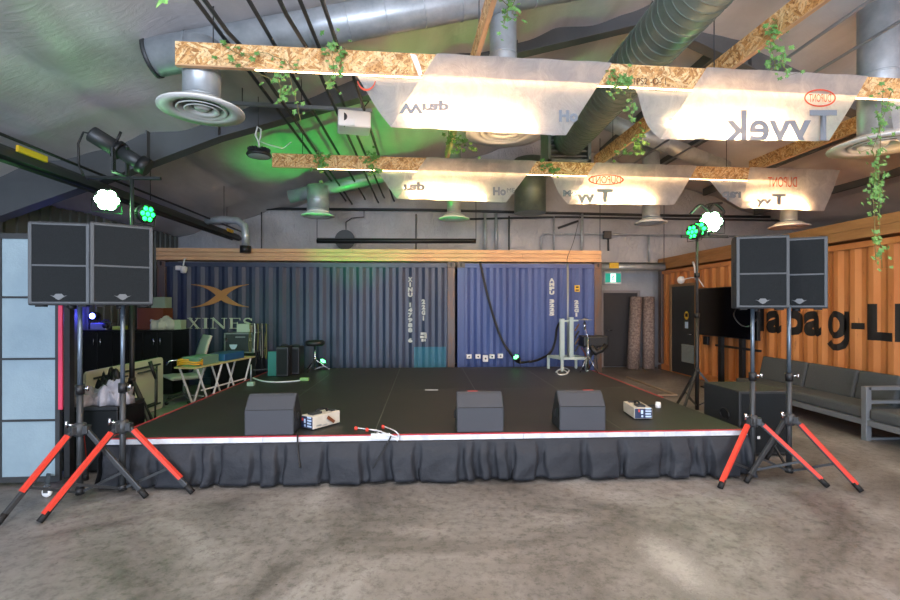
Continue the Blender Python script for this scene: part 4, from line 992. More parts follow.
# ================================================================ wedge monitors on the stage front
def wedge_proto():
    r = thing('stage_monitor', 'x', 'stage monitor', (0, 0, 0)); W = .44; D = .34; Hh = .365
    mb = MB(); prof = [(-D/2, 0), (-D/2, .235), (-D/2+.10, .345), (-D/2+.13, Hh), (-D/2+.16, Hh), (D/2, .09), (D/2, 0)]
    mb.prism(prof, lambda u, v, d: Vector((d, u, v)), -W/2, W/2); mb.build('cabinet', M['wedge'], r, bevel=.008)
    for s_ in (-1, 1):
        x = s_*W/2; q = [(u*.94-.004, .01+v*.95) for u, v in prof]
        MB().prism(q, lambda u, v, d: Vector((x+s_*d, u, v)), 0, .004).build('side_panel', M['tolex'], r)
        MB().bx(min(x, x+s_*.008), max(x, x+s_*.008), -.07, .02, .1, .2).tube([(x+s_*.01, -.06, .11), (x+s_*.02, -.06, .12), (x+s_*.02, -.06, .18), (x+s_*.01, -.06, .19)], .006, 6).build('side_handle', M['black'], r)
    g = MB(); a = Vector((0, -D/2+.17, Hh-.012)); b = Vector((0, D/2-.005, .1)); n = Vector((0, .27, .18)).normalized()
    g.bar(a+n*.008, b+n*.008, W-.04, .01, up=n); g.build('grille', M['grille'], r)
    MB().bx(-W/2+.004, W/2-.004, -D/2-.001, -D/2+.004, .232, .238).build('seam', M['rubber'], r)
    return r
wp = wedge_proto()
tagA = mat('red_sticker', 'b0443c', .6)
for i, (px, rz, lab) in enumerate(((274.5, .02, 'left stage monitor wedge beside the ivory fog machine'), (478.5, -.01, 'middle stage monitor wedge at the front of the stage'), (577.5, -.03, 'right stage monitor wedge, next to the middle one'))):
    p = atZ(px, 431, SZ); p = Vector((p.x, SY0+.21, SZ)); k = (px-450)/F_PX; dd = CF+CR*k; p.x = dd.x*(p.y/dd.y)*1.0
    o = wp if i == 0 else copy_tree(wp)
    o.location = p; o.rotation_euler = (0, 0, rz); o['label'] = lab
    if i: 
        s_ = MB().box((-.06 if i == 1 else .1, -.02, .368), (.1, .03, .004)).build('red_sticker', tagA, None, loc=(0,0,0)); s_.parent = o; s_.location = (0, 0, 0)
# fog machines
def fog(label, a, b, wdir, w, h, rootname='fog_machine'):
    """a,b = near and far bottom corners of the long side; wdir = unit vector away across"""
    a = Vector(a); b = Vector(b); u = (b-a); L = u.length; u.normalize(); c = (a+b)/2+wdir*(w/2); r = thing(rootname, label, 'fog machine', (c.x, c.y, SZ))
    R4 = Matrix(((u.x, wdir.x, 0, a.x), (u.y, wdir.y, 0, a.y), (0, 0, 1, SZ), (0, 0, 0, 1)))
    MB().bx(0, L, 0, w, .012, h, M4=R4).build('body', M['offwhite'], r, bevel=.006)
    e = MB().bx(-.006, 0, .006, w-.006, .018, h-.006, M4=R4).build('control_panel', M['blue_label'], r)
    lb = MB()
    for k in range(4): lb.bx(-.009, -.006, .02 if k % 2 else .015, .075, .03+k*.028, .046+k*.028, M4=R4)
    lb.bx(-.009, -.006, .1, .118, .03, .05, M4=R4).bx(-.009, -.006, .1, .122, .065, .105, M4=R4); lb.build('panel_print', M['pale_blue'], e)
    MB().bx(-.012, -.006, .135, .15, .085, .11, M4=R4).build('switch', M['red'], e)
    hd = [Vector((L*.3, w*.5, h-.005)), Vector((L*.32, w*.5, h+.03)), Vector((L*.5, w*.5, h+.04)), Vector((L*.7, w*.5, h+.03)), Vector((L*.72, w*.5, h-.005))]
    MB().tube([R4 @ p for p in hd], .011, 8).build('handle', M['black'], r)
    MB().bx(.04, .16, w*.3, w*.75, h, h+.02, M4=R4).build('tank_cap', M['steel_dark'], r); MB().bx(L*.78, L*.9, w*.2, w*.8, h, h+.014, M4=R4).build('rear_vent', M['steel_dark'], r)
    MB().bar(R4 @ Vector((L*.5, -.012, h*.75)), R4 @ Vector((L*.72, -.02, h*.3)), .012, .03).build('bracket', M['brown'], r)
    MB().bx(L*.12, L*.3, -.003, 0, h*.25, h*.34, M4=R4).bx(L*.34, L*.5, -.003, 0, h*.2, h*.26, M4=R4).build('side_print', M['alu'], r)
    for x in (.03, L-.05):
        for y in (.02, w-.04): MB().bx(x, x+.02, y, y+.02, 0, .012, M4=R4).build('foot', M['rubber'], r)
    return r
a = atZ(313, 431, SZ); b = atZ(340, 423.5, SZ); u = (b-a).normalized(); fog('ivory fog machine with dark control panel lying beside the left wedge', a, b, Vector((-u.y, u.x, 0)), .17, .135)
a = atZ(652.5, 420, SZ); b = atZ(640.5, 406, SZ)
b = a+Vector((.10, .99, 0)).normalized()*.36; u = (b-a).normalized()
fog('grey fog machine with a blue and white end panel at the right of the stage', a, b, Vector((-u.y, u.x, 0)), .19, .125)
p = atZ(658, 405, SZ+.03); r = thing('cable_plug', 'black cable ending in a cream plug lying on the stage beside the right fog machine', 'plug', p.to_tuple())
MB().lathe([(0, -.04), (.03, -.035), (.034, .0), (.028, .035), (0, .04)], p, 12).build('plug', M['white'], r); MB().tube([p, p+Vector((-.07, .05, -.015)), p+Vector((-.25, .1, -.025))], .008, 6).build('cable', M['cable'], r)
# cables over the stage edge
def cable(name, label, pts, rad, m, cat='cable', par=None):
    P = [Vector(p) for p in pts]; out = []
    for i in range(len(P)-1):
        p0 = P[max(i-1, 0)]; p1 = P[i]; p2 = P[i+1]; p3 = P[min(i+2, len(P)-1)]
        for k in range(6):
            t = k/6; out.append(.5*((2*p1)+(p2-p0)*t+(2*p0-5*p1+4*p2-p3)*t*t+(3*p1-p0-3*p2+p3)*t**3))
    out.append(P[-1]); o = MB().tube(out, rad, 6).build(name, M[m], par)
    if par is None: tag(o, label, cat)
    return o
S = lambda px, py, dz=.012: (lambda p: Vector((p.x, max(p.y, SY0-.0), SZ+dz)))(atZ(px, py, SZ+dz))
E = lambda px, py, o=.03: atY(px, py, SY0-o)
cb = thing('cable_bundle', 'bundle of pale cables with red plugs lying over the stage edge left of centre', 'cable', S(372, 428).to_tuple())
for k, (pts) in enumerate((
    [S(357, 428), S(366, 429), S(378, 431), E(388, 434), E(396, 437), E(399, 440)],
    [S(368, 429.5), S(376, 430), E(384, 433), E(392, 438), E(398, 440)],
    [S(384, 426.5), S(388, 428), E(395, 431), E(399, 436), E(397, 441)],
    [S(381, 431), E(376, 434), E(378, 437.5), E(390, 439), E(399, 438)])):
    cable('cable', '', pts, .006, 'cable_white', par=cb)
for px, py in ((356, 428.2), (367, 429.6), (383, 426.7)):
    p = S(px, py, .018); MB().lathe([(0, -.018), (.015, -.016), (.017, 0), (.013, .016), (0, .018)], p, 10).build('plug', M['red'], cb)
MB().bx(E(371, 434).x, E(390, 434).x, SY0-.035, SY0-.018, E(380, 439).z, E(380, 433.5).z).build('taped_pad', M['trimwhite'], cb)
cable('black_cable', 'two thin black cables hanging down the skirt under the pale cable bundle', [E(391, 436, .05), E(386, 446, .07), E(380, 456, .1), E(373, 468, .12)], .006, 'cable')
cable('black_cable', 'black cable hanging over the stage edge beside the left fog machine', [S(298, 430), E(297.5, 436, .03), E(298, 450, .06), E(300, 468, .11)], .008, 'cable')
FZ = lambda px, py, dz=.01: atZ(px, py, dz)
cable('red_cable', 'coil of red cable on the floor under the right part of the stage skirt', [FZ(604, 470), FZ(612, 473), FZ(620, 473), FZ(622, 469.5), FZ(612, 468), FZ(606, 466), FZ(614, 465), FZ(624, 468), FZ(618, 471), FZ(608, 467, .03), FZ(609, 464, .05)], .009, 'cable_red')
cable('looped_cable', 'dark cable loop poking out below the middle of the skirt', [FZ(480, 464, .03), FZ(482, 470), FZ(488, 473), FZ(493, 472), FZ(491, 468, .02), FZ(484, 466, .04)], .006, 'cable')
cable('white_plug', 'small white plug on the floor under the skirt at left', [FZ(300, 473, .03), FZ(304, 476), FZ(306, 478)], .01, 'cable_white')
p = FZ(90, 497); 

# ================================================================ rolling pale screen at left
rt = atT(62, 484, 4.34); rt.z = 0; ld = (Vector((-1, -.02, 0))).normalized(); nr = Vector((-ld.y, ld.x, 0))
r = thing('rolling_screen', 'pale frosted screen on a black gridded frame at the far left, with a pink edge', 'screen', rt.to_tuple())
cw, n = .5, 4
zs = [.06, .60, 1.165, 1.73, 2.29]
for i in range(n):
    for j in range(4):
        a = rt+ld*(.03+cw*i+.012); b = rt+ld*(.03+cw*(i+1)-.012)
        MB().bar(Vector((a.x, a.y, (zs[j]+zs[j+1])/2)), Vector((b.x, b.y, (zs[j]+zs[j+1])/2)), .008, zs[j+1]-zs[j]-.02).build('panel', M['frost'], r)
f = MB()
for i in range(n+1):
    p = rt+ld*(.03+cw*i); f.bar((p.x, p.y, zs[0]-.02), (p.x, p.y, zs[-1]+.03), .03 if i else .04, .03)
for j, z in enumerate(zs):
    a = rt+ld*.02; b = rt+ld*(.04+cw*n); f.bar((a.x, a.y, z), (b.x, b.y, z), .03, .05 if j in (0, 4) else .018)
f.build('frame', M['steel_dark'], r)
p = rt-ld*.0+Vector((0, -.025, 0)); MB().bx(p.x-.012, p.x+.022, p.y-.004, p.y+.01, .70, 1.66).build('pink_edge', mat('pink_edge', 'c63c58', .5), r, label='pink red edge strip')
MB().bar((rt.x+.05, rt.y+.02, .06), (rt.x+.05, rt.y+.02, 2.3), .05, .06).build('end_post', M['black'], r)
def caster(p, r):
    w = MB(); w.lathe([(0, -.014), (.03, -.014), (.04, -.008), (.04, .008), (.03, .014), (0, .014)], p+Vector((0, 0, .041)), 20, M4=Matrix.Rotation(PI/2, 4, 'X')); o = w.build('caster_wheel', M['white'], r)
    MB().bx(p.x-.02, p.x+.02, p.y-.02, p.y-.016, .04, .09).bx(p.x-.02, p.x+.02, p.y-.02, p.y+.02, .085, .095).build('caster_fork', M['chrome'], o)
q = atZ(47, 497, 0); caster(Vector((q.x, q.y, 0)), r); caster(rt+ld*1.6, r)
MB().bar((q.x, q.y, .1), (rt.x-.12, rt.y, .1), .03, .02).build('foot_arm', M['steel_dark'], r)

# black case with the beige cloths on it
q0 = atT(64, 470, 4.6); bx0 = q0.x-.02; by0 = q0.y
r = thing('equipment_case', 'black equipment case on the floor behind the left speaker stands, under the beige cloth', 'case', (bx0+.35, by0+.4, 0))
CW = -3.02-bx0
MB().bx(bx0, bx0+CW, by0, by0+.45, .03, .62).build('body', M['black_case'], r, bevel=.01)
MB().bx(bx0, bx0+CW, by0-.004, by0+.45, .62, .66).build('lid', M['black'], r, bevel=.008)
MB().bx(bx0+.03, bx0+.10, by0-.012, by0-.0, .55, .60).bx(bx0+.05, bx0+.09, by0-.012, by0, .48, .50).build('label_plate', M['alu'], r)
for x in (bx0+.05, bx0+CW-.11): MB().bx(x, x+.06, by0+.03, by0+.42, 0, .03).build('runner', M['rubber'], r)
from mathutils import noise as mnoise
def lump(name, label, cat, c, sz, m, seed, n=22, flat=.35, crease=.22):
    rnd = random.Random(seed); ph = [rnd.uniform(0, 6) for _ in range(8)]
    def P(u, v):
        a = 2*PI*u; e = v*PI/2
        rr = 1+crease*(.5*math.sin(3*a+ph[0]+3*v)+.35*math.sin(7*a+ph[1]+5*v)+.25*math.sin(13*a+ph[2]))
        x = math.cos(a)*math.cos(e)**.6*rr; y = math.sin(a)*math.cos(e)**.6*rr; z = (math.sin(e)**flat)*(1+crease*1.6*mnoise.noise(Vector((x*1.6+seed, y*1.6, 0)))+crease*.7*mnoise.noise(Vector((x*5+seed, y*5, 3)))) if v > 0 else 0
        return Vector((c[0]+x*sz[0]/2, c[1]+y*sz[1]/2, c[2]+max(0, z)*sz[2]))
    return tag(MB().grid(n*2, n, P).build(name, m, solid=.002), label, cat)
lump('folded_cloth', 'crumpled beige cloth piled on the black equipment case behind the left stands', 'cloth', (bx0+.2, by0+.2, .66), (.36, .38, .13), M['tarp'], 4, crease=.35)
lump('folded_cloth', 'white plastic cloth bunched on the right end of the equipment case', 'cloth', (bx0+.4, by0+.18, .66), (.3, .3, .17), mat('white_cloth', '9c999c', .6, noise=(12, .2, '807d82')), 9, crease=.4)
lump('black_bag', 'black soft bag slumped behind the second speaker stand', 'bag', (atT(110, 400, 5.42).x, atT(110, 400, 5.42).y, 0), (.36, .26, .84), M['black'], 14, crease=.15, flat=.7)
# folding table stood on its side
A = Vector((atZ(86, 372, .82).x, atZ(86, 372, .82).y, 0)); Bp = Vector((atZ(163, 357, .82).x, atZ(163, 357, .82).y, 0))
u = (Bp-A).normalized(); w_ = Vector((-u.y, u.x, 0)); L = (Bp-A).length
r = thing('folding_table', 'cream folding table stood on its long edge in front of the black cabinets', 'table', ((A+Bp)/2).to_tuple())
cr = .06; pl = []
for cx, cy, a0 in ((cr, cr, 180), (L-cr, cr, 270), (L-cr, .82-cr, 0), (cr, .82-cr, 90)):
    for k in range(5): a = math.radians(a0+k*22.5); pl.append((cx+cr*math.cos(a), cy+cr*math.sin(a)))
MB().prism(pl, lambda a, b, d: A+u*a+Vector((0, 0, b))+w_*d, 0, .035).build('tabletop', M['cream_plastic'], r)
fr = MB()
for z in (.1, .72): fr.bar(A+u*.12+w_*-.02+Vector((0, 0, z)), A+u*(L-.12)+w_*-.02+Vector((0, 0, z)), .025, .025)
fr.build('frame', M['steel_dark'], r)
for x in (.25, L-.25):
    l = MB(); 
    for z in (.14, .66): l.tube([A+u*x-w_*.04+Vector((0, 0, z)), A+u*(x+(.5 if x < 1 else -.5))-w_*.05+Vector((0, 0, z))], .013, 8)
    l.tube([A+u*x-w_*.04+Vector((0, 0, .12)), A+u*x-w_*.04+Vector((0, 0, .7))], .013, 8); l.build('leg', M['steel_dark'], r)
# microphone on a short stand
p = atT(155, 400, 6.4); r = thing('microphone_stand', 'short black microphone stand with microphone before the folded table', 'microphone stand', (p.x, p.y, 0))
MB().lathe([(0, 0), (.13, 0), (.13, .015), (.02, .03), (0, .03)], (p.x, p.y, 0), 20).build('base', M['black'], r)
MB().tube([(p.x, p.y, .02), (p.x+.01, p.y, .68)], .012, 8).build('pole', M['steel_dark'], r)
MB().tube([(p.x+.01, p.y, .66), (p.x-.02, p.y-.02, .78), (p.x-.05, p.y-.03, .9)], .018, 10, r2=.026).build('microphone', M['black'], r)

# black cabinets along the left with their clutter
cy = 9.0; x0 = max(-6.28, atY(50, 330, cy).x); x1 = atY(190, 330, cy).x; x1 = min(x1, -4.68)
zt = atY(140, 330, cy).z
nx = 3; wd = (x1-x0)/nx
for i in range(nx):
    a = x0+wd*i; lab = ['black cabinet unit at the left end of the row, behind the speaker poles', 'black cabinet unit in the middle of the row, under the brown case', 'black cabinet unit at the right end of the row, behind the office chair'][i]
    r = thing('cabinet', lab, 'cabinet', (a+wd/2, cy+.3, 0))
    MB().bx(a+.003, a+wd-.003, cy, cy+.6, .08, zt-.035).build('body', M['black_case'], r); MB().bx(a+.02, a+wd-.02, cy+.05, cy+.55, 0, .08).build('plinth', M['black'], r)
    for k in range(2):
        dd = MB().bx(a+.01+k*wd/2, a+wd/2-.01+k*wd/2, cy-.018, cy, .1, zt-.05).build('door', M['black_case'], r, bevel=.003)
        xx = a+wd/2+(-.06 if k == 0 else .06); MB().tube([(xx, cy-.02, zt-.28), (xx, cy-.045, zt-.27), (xx, cy-.045, zt-.16), (xx, cy-.02, zt-.15)], .007, 6).build('handle', M['chrome'], dd)
tag(MB().bx(x0-.01, x1+.01, cy-.03, cy+.62, zt-.034, zt).build('counter_top', M['black_case'], bevel=.004), 'long black counter top over the row of cabinets at left', 'counter')
def onC(px, py=330, Y=9.25): p = atY(px, py, Y); return p
def boxw(name, label, cat, px0, px1, py0, py1, Y, dpt, m, z0=None, bevel=.008, top_level=True):
    a = atY(px0, py1, Y); b = atY(px1, py0, Y); zb = a.z if z0 is None else z0
    o = MB().bx(a.x, b.x, Y, Y+dpt, zb, b.z).build(name, m, bevel=bevel); tag(o, label, cat); return o
boxw('brown_case', 'brown case standing on the black counter top near the container', 'case', 137, 163, 308, 329, 9.2, .35, M['brown'], z0=zt)
zb = atY(150, 308, 9.2).z
boxw('storage_box', 'small pale green box on top of the brown case', 'box', 151, 165, 297, 307, 9.22, .25, M['greenbox'], z0=zb)
lump('plastic_bag', 'white plastic bag on the right end of the counter top', 'bag', (atY(165, 328, 9.3).x, 9.25, zt), (.42, .3, .2), mat('white_bag', 'b8c0b6', .5), 21, crease=.35)
boxw('paper_stack', 'pale papers and packets stacked at the very end of the counter top', 'papers', 170, 181, 320, 327, 9.2, .2, mat('papers', '9fb39a', .6), z0=zt, bevel=0)
boxw('power_tool_case', 'grey flat case lying on the left part of the counter top', 'case', 90, 106, 323, 329, 9.1, .3, M['alu'], z0=zt)
p = atY(106, 324, 9.12); r = thing('headphones', 'pair of headphones lying beside the grey flat case', 'headphones', (p.x, p.y, zt))
MB().tube([Vector((p.x+.09*math.cos(a), p.y, zt+.09+.09*math.sin(a))) for a in [i*2*PI/16 for i in range(16)]], .012, 6, closed=True).build('band', M['steel_dark'], r); MB().lathe([(0, -.02), (.05, -.02), (.05, .02), (0, .02)], (p.x, p.y-.02, zt+.08), 14, M4=Matrix.Rotation(PI/2, 4, 'X')).build('ear_cup', M['black'], r)
boxw('cable_tester', 'small yellow green gadget on the middle of the counter top', 'gadget', 112, 123, 326, 329, 9.1, .15, mat('lime', '9bb04a', .5), z0=zt)
# blue stage light on the counter
p = atY(92, 316, 9.1); pBlue = p.copy(); r = thing('stage_light', 'small stage light glowing blue on the left of the counter top', 'stage light', (p.x, p.y+.08, zt))
MB().lathe([(.055, 0), (.075, 0), (.08, .03), (.07, .14), (.04, .2), (0, .2)], p, 18, M4=Matrix.Rotation(-PI/2, 4, 'X')).build('housing', M['black'], r)
MB().lathe([(0, 0.01), (.055, 0.01)], p, 18, M4=Matrix.Rotation(-PI/2, 4, 'X')).build('lens', M['led_b'], r, fixn=False)
MB().tube([(p.x-.1, p.y+.06, p.z), (p.x-.1, p.y+.06, zt+.01), (p.x+.1, p.y+.06, zt+.01), (p.x+.1, p.y+.06, p.z)], .01, 6).build('yoke', M['black'], r)
# equipment: camera on the timber
p = atY(182, 268, 9.85); r = thing('security_camera', 'small white cluster of a camera hung from the timber over the navy container', 'camera', (p.x, 9.95, p.z))
MB().tube([(p.x+.02, 9.96, p.z+.2), (p.x+.02, 9.9, p.z+.18), (p.x+.02, 9.86, p.z+.05)], .015, 8).build('bracket', M['white'], r)
MB().lathe([(0, -.09), (.05, -.08), (.07, -.02), (.07, .04), (.03, .06), (0, .06)], p+Vector((.03, 0, -.02)), 16).build('dome', M['white'], r)
MB().box(p+Vector((-.06, 0, .0)), (.1, .1, .09)).build('junction', M['white'], r, bevel=.01)

# ================================================================ office chair
p = atT(184, 400, 8.1); r = thing('office_chair', 'pale grey high-back office chair with metal arms beside the black cabinets', 'chair', (p.x, p.y, 0))
o = Vector((p.x, p.y, 0)); fw = Vector((-.74, -.67, 0)).normalized(); sd = Vector((-fw.y, fw.x, 0))
Q = lambda f, s_, z: o+fw*f+sd*s_+Vector((0, 0, z))
def slab(path, w, th, name, m, par):
    """path of (f,z) along the profile"""
    mb = MB(); n = len(path)-1
    def P(u, v):
        t = u*n; i = min(int(t), n-1); k = t-i; f = path[i][0]*(1-k)+path[i+1][0]*k; z = path[i][1]*(1-k)+path[i+1][1]*k
        return Q(f, (v-.5)*w*(1-.12*u*u), z)
    mb.grid(16, 6, P); return mb.build(name, m, par, solid=th)
slab([(.28, .44), (.26, .47), (.1, .475), (-.1, .46), (-.22, .47)], .5, .06, 'seat', M['chair'], r)
slab([(-.2, .47), (-.25, .6), (-.25, .8), (-.3, .98), (-.36, 1.14)], .46, .04, 'backrest', M['chair'], r)
for s_ in (-1, 1): MB().tube([Q(-.24, s_*.25, .5), Q(-.22, s_*.27, .66), Q(-.05, s_*.28, .7), Q(.15, s_*.28, .69), Q(.2, s_*.28, .62)], .016, 8).build('armrest', M['chrome'], r)
MB().tube([Q(0, 0, .1), Q(0, 0, .44)], .025, 12).build('gas_lift', M['chrome'], r)
b_ = MB()
for k in range(5): a = 2*PI*k/5+.3; b_.bar(Q(0, 0, .12), Q(.3*math.cos(a), .3*math.sin(a), .075), .035, .025)
b_.build('star_base', M['chrome'], r)
for k in range(5):
    a = 2*PI*k/5+.3; c = Q(.3*math.cos(a), .3*math.sin(a), .03); MB().lathe([(0, -.015), (.028, -.015), (.03, 0), (.028, .015), (0, .015)], c, 14, M4=Matrix.Rotation(PI/2, 4, 'X')).build('caster', M['black'], r)

# ================================================================ trestle table with gear at stage left
ta = Vector((-3.30, 6.95, 0)); tb = Vector((-3.0, 8.5, 0)); u = (tb-ta).normalized(); w_ = Vector((-u.y, u.x, 0)); L = (tb-ta).length; TW = .34
r = thing('trestle_table', 'narrow pale table on crossed white legs beside the left edge of the stage', 'table', ((ta+tb)/2).to_tuple())
Tq = lambda a, b, z: ta+u*a+w_*b+Vector((0, 0, z))
MB().prism([(0, 0), (L, 0), (L, TW), (0, TW)], lambda a, b, d: Tq(a, b, d), .74, .765).build('tabletop', mat('pale_wood', 'b7a976', .5), r, bevel=.004)
for k, a in enumerate((.08, L*.42, L*.5, L-.1)):
    MB().bar(Tq(a, .03, .74), Tq(a+(.35 if k % 2 == 0 else -.35), .03, .0), .02, .02).bar(Tq(a+(.35 if k % 2 == 0 else -.35), TW-.03, .0), Tq(a, TW-.03, .74), .02, .02).build('leg', M['white'], r)
    
MB().bar(Tq(.2, .05, .4), Tq(L-.2, .05, .4), .018, .018).build('stretcher', M['white'], r)
def tbx(name, label, cat, a0, a1, b0, b1, h, m, z0=.765, bevel=.01): return tag(MB().prism([(a0, b0), (a1, b0), (a1, b1), (a0, b1)], lambda a, b, d: Tq(a, b, d), z0, z0+h).build(name, m, bevel=bevel), label, cat)
tbx('storage_tub', 'frosted green storage tub on the near end of the trestle table', 'tub', .14, .62, .05, .32, .13, M['green_tub'])
tbx('tool_case', 'blue case on the middle of the trestle table behind the green tub', 'case', .75, 1.3, .04, .32, .12, M['bluecase'])
c = Tq(.1, .16, .785); tag(MB().tube([c+Vector((.17*math.cos(a), .12*math.sin(a), .012*math.sin(3*a)+.002*k)) for k, a in enumerate([i*2*PI/14 for i in range(40)])], .012, 6).build('cable_coil', M['cable_orange']), 'coil of orange yellow cable on the near end of the trestle table', 'cable')
# tall road case with box, on a dark rack
fy = 9.15; a = atY(224, 353, fy); b = atY(253, 333, fy)
zr = a.z
tag(MB().bx(a.x-.25, b.x+.05, fy, fy+.5, 0, zr).build('equipment_rack', M['black_case'], bevel=.01), 'black rack behind the trestle table carrying the road case', 'rack')
r = thing('road_case', 'black road case with silver edges in front of the sign letters', 'case', ((a.x+b.x)/2, fy+.2, zr))
MB().bx(a.x+.015, b.x-.015, fy+.01, fy+.42, zr+.01, b.z-.01).build('panel', mat('road_case_panel', '2b3238', .5), r)
e = .022; f = MB()
for x in (a.x, b.x-e):
    for y in (fy, fy+.43-e): f.bx(x, x+e, y, y+e, zr, b.z)
for z in (zr, b.z-e):
    for y in (fy, fy+.43-e): f.bx(a.x+e, b.x-e, y, y+e, z, z+e)
    for x in (a.x, b.x-e): f.bx(x, x+e, fy+e, fy+.43-e, z, z+e)
f.build('edge_trim', M['alu'], r)
for sx in (a.x+.02, b.x-.07): MB().bx(sx, sx+.05, fy-.01, fy+.01, zr+.22, zr+.29).build('latch', M['chrome'], r)
cx = (a.x+b.x)/2; P_ = lambda u_, v, d: Vector((cx-.1+u_, fy-.004-d+.012, zr+.12+v))
MB().prism([(-.075, .04), (.075, .04), (.06, -.01), (.03, -.05), (-.03, -.05), (-.06, -.01)], P_, 0, .006).build('badge', M['pale_blue'], r)
MB().bx(cx-.06, cx+.12, fy+.004, fy+.01, b.z-.09, b.z-.065).build('name_strip', M['alu'], r)
boxw('cardboard_box', 'small pale box on top of the silver edged road case', 'box', 236.5, 249.5, 324, 333, 9.3, .2, mat('pale_box', 'a9b7ab', .6), z0=b.z)
# stand with hanging cables
p = atY(262, 378, 9.0); r = thing('cable_stand', 'stand draped with many hanging cables right of the road case', 'cable stand', (p.x, p.y, SZ))
MB().tube([(p.x, 9.0, SZ), (p.x, 9.0, 1.32)], .015, 8).bar((p.x-.22, 9.0, 1.3), (p.x+.14, 9.0, 1.3), .02, .02).bar((p.x-.15, 8.95, SZ+.012), (p.x+.15, 9.05, SZ+.012), .03, .02).build('pole', M['steel_dark'], r)
for k in range(9):
    x = p.x-.2+.036*k+random.uniform(-.015, .015); zz = random.uniform(.55, 1.0)
    cable('cable', '', [(x, 8.97, 1.22), (x+.01, 8.95, 1.32), (x+.025, 8.93, 1.2), (x+.03+random.uniform(-.02, .02), 8.93, zz), (x+.01, 8.94, zz-.06), (x-.01, 8.95, zz+.05), (x-.005, 8.96, 1.15)], .008, ['stem', 'cable', 'cable_white', 'cable', 'stem', 'cable', 'tarp', 'cable'][k % 8], par=r)
# speakers and throne at the back of the stage
a = atZ(275, 378, SZ); Z0 = SZ
def cab(label, px0, px1, pyb, pyt, m='black'):
    a = atZ(px0, pyb, SZ); b = atZ(px1, pyb, SZ); b.y = a.y; zt_ = atY(px0, pyt, a.y).z
    r = thing('amplifier_cabinet', label, 'amplifier', ((a.x+b.x)/2, a.y, SZ)); MB().bx(a.x, b.x, a.y, a.y+.35, SZ+.01, zt_).build('cabinet', M[m], r, bevel=.01)
    MB().bx(a.x+.02, b.x-.02, a.y-.006, a.y, SZ+.04, zt_-.04).build('grille', M['grille'], r); MB().tube([((a.x+b.x)/2-.06, a.y+.15, zt_), ((a.x+b.x)/2-.05, a.y+.15, zt_+.03), ((a.x+b.x)/2+.05, a.y+.15, zt_+.03), ((a.x+b.x)/2+.06, a.y+.15, zt_)], .008, 6).build('handle', M['rubber'], r); return r
cab('tall black amplifier cabinet on the stage near the hanging cables', 276, 288, 377, 347)
cab('second black amplifier cabinet right beside the tall one', 288.5, 299, 375, 347)
p = atZ(271, 377, SZ); tag(MB().bx(p.x-.09, p.x+.07, p.y+.1, p.y+.2, SZ, SZ+.42).build('teal_case', mat('teal_plastic', '1f6f68', .5), bevel=.01), 'teal case standing left of the black amplifier cabinets', 'case')
p = atZ(315, 371, SZ); r = thing('drum_throne', 'round black drum stool on a chrome tripod at the back of the stage', 'stool', (p.x, p.y, SZ))
sz = atY(315, 343, p.y).z
MB().lathe([(0, -.05), (.15, -.05), (.175, -.02), (.175, .02), (.15, .045), (0, .05)], (p.x, p.y, sz), 24).build('seat', M['black'], r)
MB().tube([(p.x, p.y, SZ+.03), (p.x, p.y, sz-.05)], .013, 10).build('pole', M['chrome'], r)
MB().tube([(p.x, p.y, SZ+.2), (p.x, p.y, SZ+.26)], .025, 10).build('collar', M['chrome'], r)
for k in range(3):
    a = math.radians(15+120*k); d = Vector((math.cos(a), math.sin(a), 0)); MB().bar(Vector((p.x, p.y, SZ+.22)), Vector((p.x, p.y, SZ+.01))+d*.27, .02, .008).bar(Vector((p.x, p.y, SZ+.04)), Vector((p.x, p.y, SZ+.09))+d*.17, .014, .006).build('leg', M['chrome'], r)
# small green stage lights on the deck
def parlight(label, p, zf, m, aim, R=.075, name='stage_light', yoke=True):
    r = thing(name, label, 'stage light', (p.x, p.y, zf)); aim = Vector(aim).normalized(); Rm = aim.to_track_quat('Z', 'Y').to_matrix().to_4x4()
    MB().lathe([(R*.92, -.0), (R, 0), (R*1.02, -.05), (R*.7, -.13), (R*.3, -.16), (0, -.16)], p, 20, M4=Rm).build('housing', M['black'], r)
    l = MB().disc(p, R*.93, 20, M4=Rm, z=-.006).build('lens_plate', M['rubber'], r, fixn=False)
    for k in range(7):
        o = Vector((0, 0, .002)) if k == 6 else Vector((math.cos(k*PI/3)*R*.6, math.sin(k*PI/3)*R*.6, .002))
        f_ = 1.45 if R > .13 else 1; MB().lathe([(R*.25*f_, -.004), (R*.2*f_, .004), (0, .009)], p+(Rm @ o), 10, M4=Rm).build('led', m, l)
    if yoke:
        s_ = Vector((0, 0, 1)).cross(aim).normalized()
        MB().tube([p+s_*(R+.015)-aim*.05, Vector((p.x, p.y, zf+.01))+s_*(R+.015)-aim*.05, Vector((p.x, p.y, zf+.01))-s_*(R+.015)-aim*.05, p-s_*(R+.015)-aim*.05], .006, 6).build('yoke', M['black'], r)
    return r
g1 = atZ(323, 369, SZ); g1.z = atY(323, 361, g1.y).z; parlight('small green stage light on the deck behind the drum stool', g1, SZ, mat('led_green_up', 'b0ffc0', .3, emit=('50ff90', 5)), (.55, -.35, .75), .065)
g2 = atZ(516, 367, SZ); g2.z = atY(516, 357, g2.y).z; parlight('small green stage light on the deck in front of the bright blue container', g2, SZ, MATS['led_green_up'], (-.5, -.5, .7), .065)
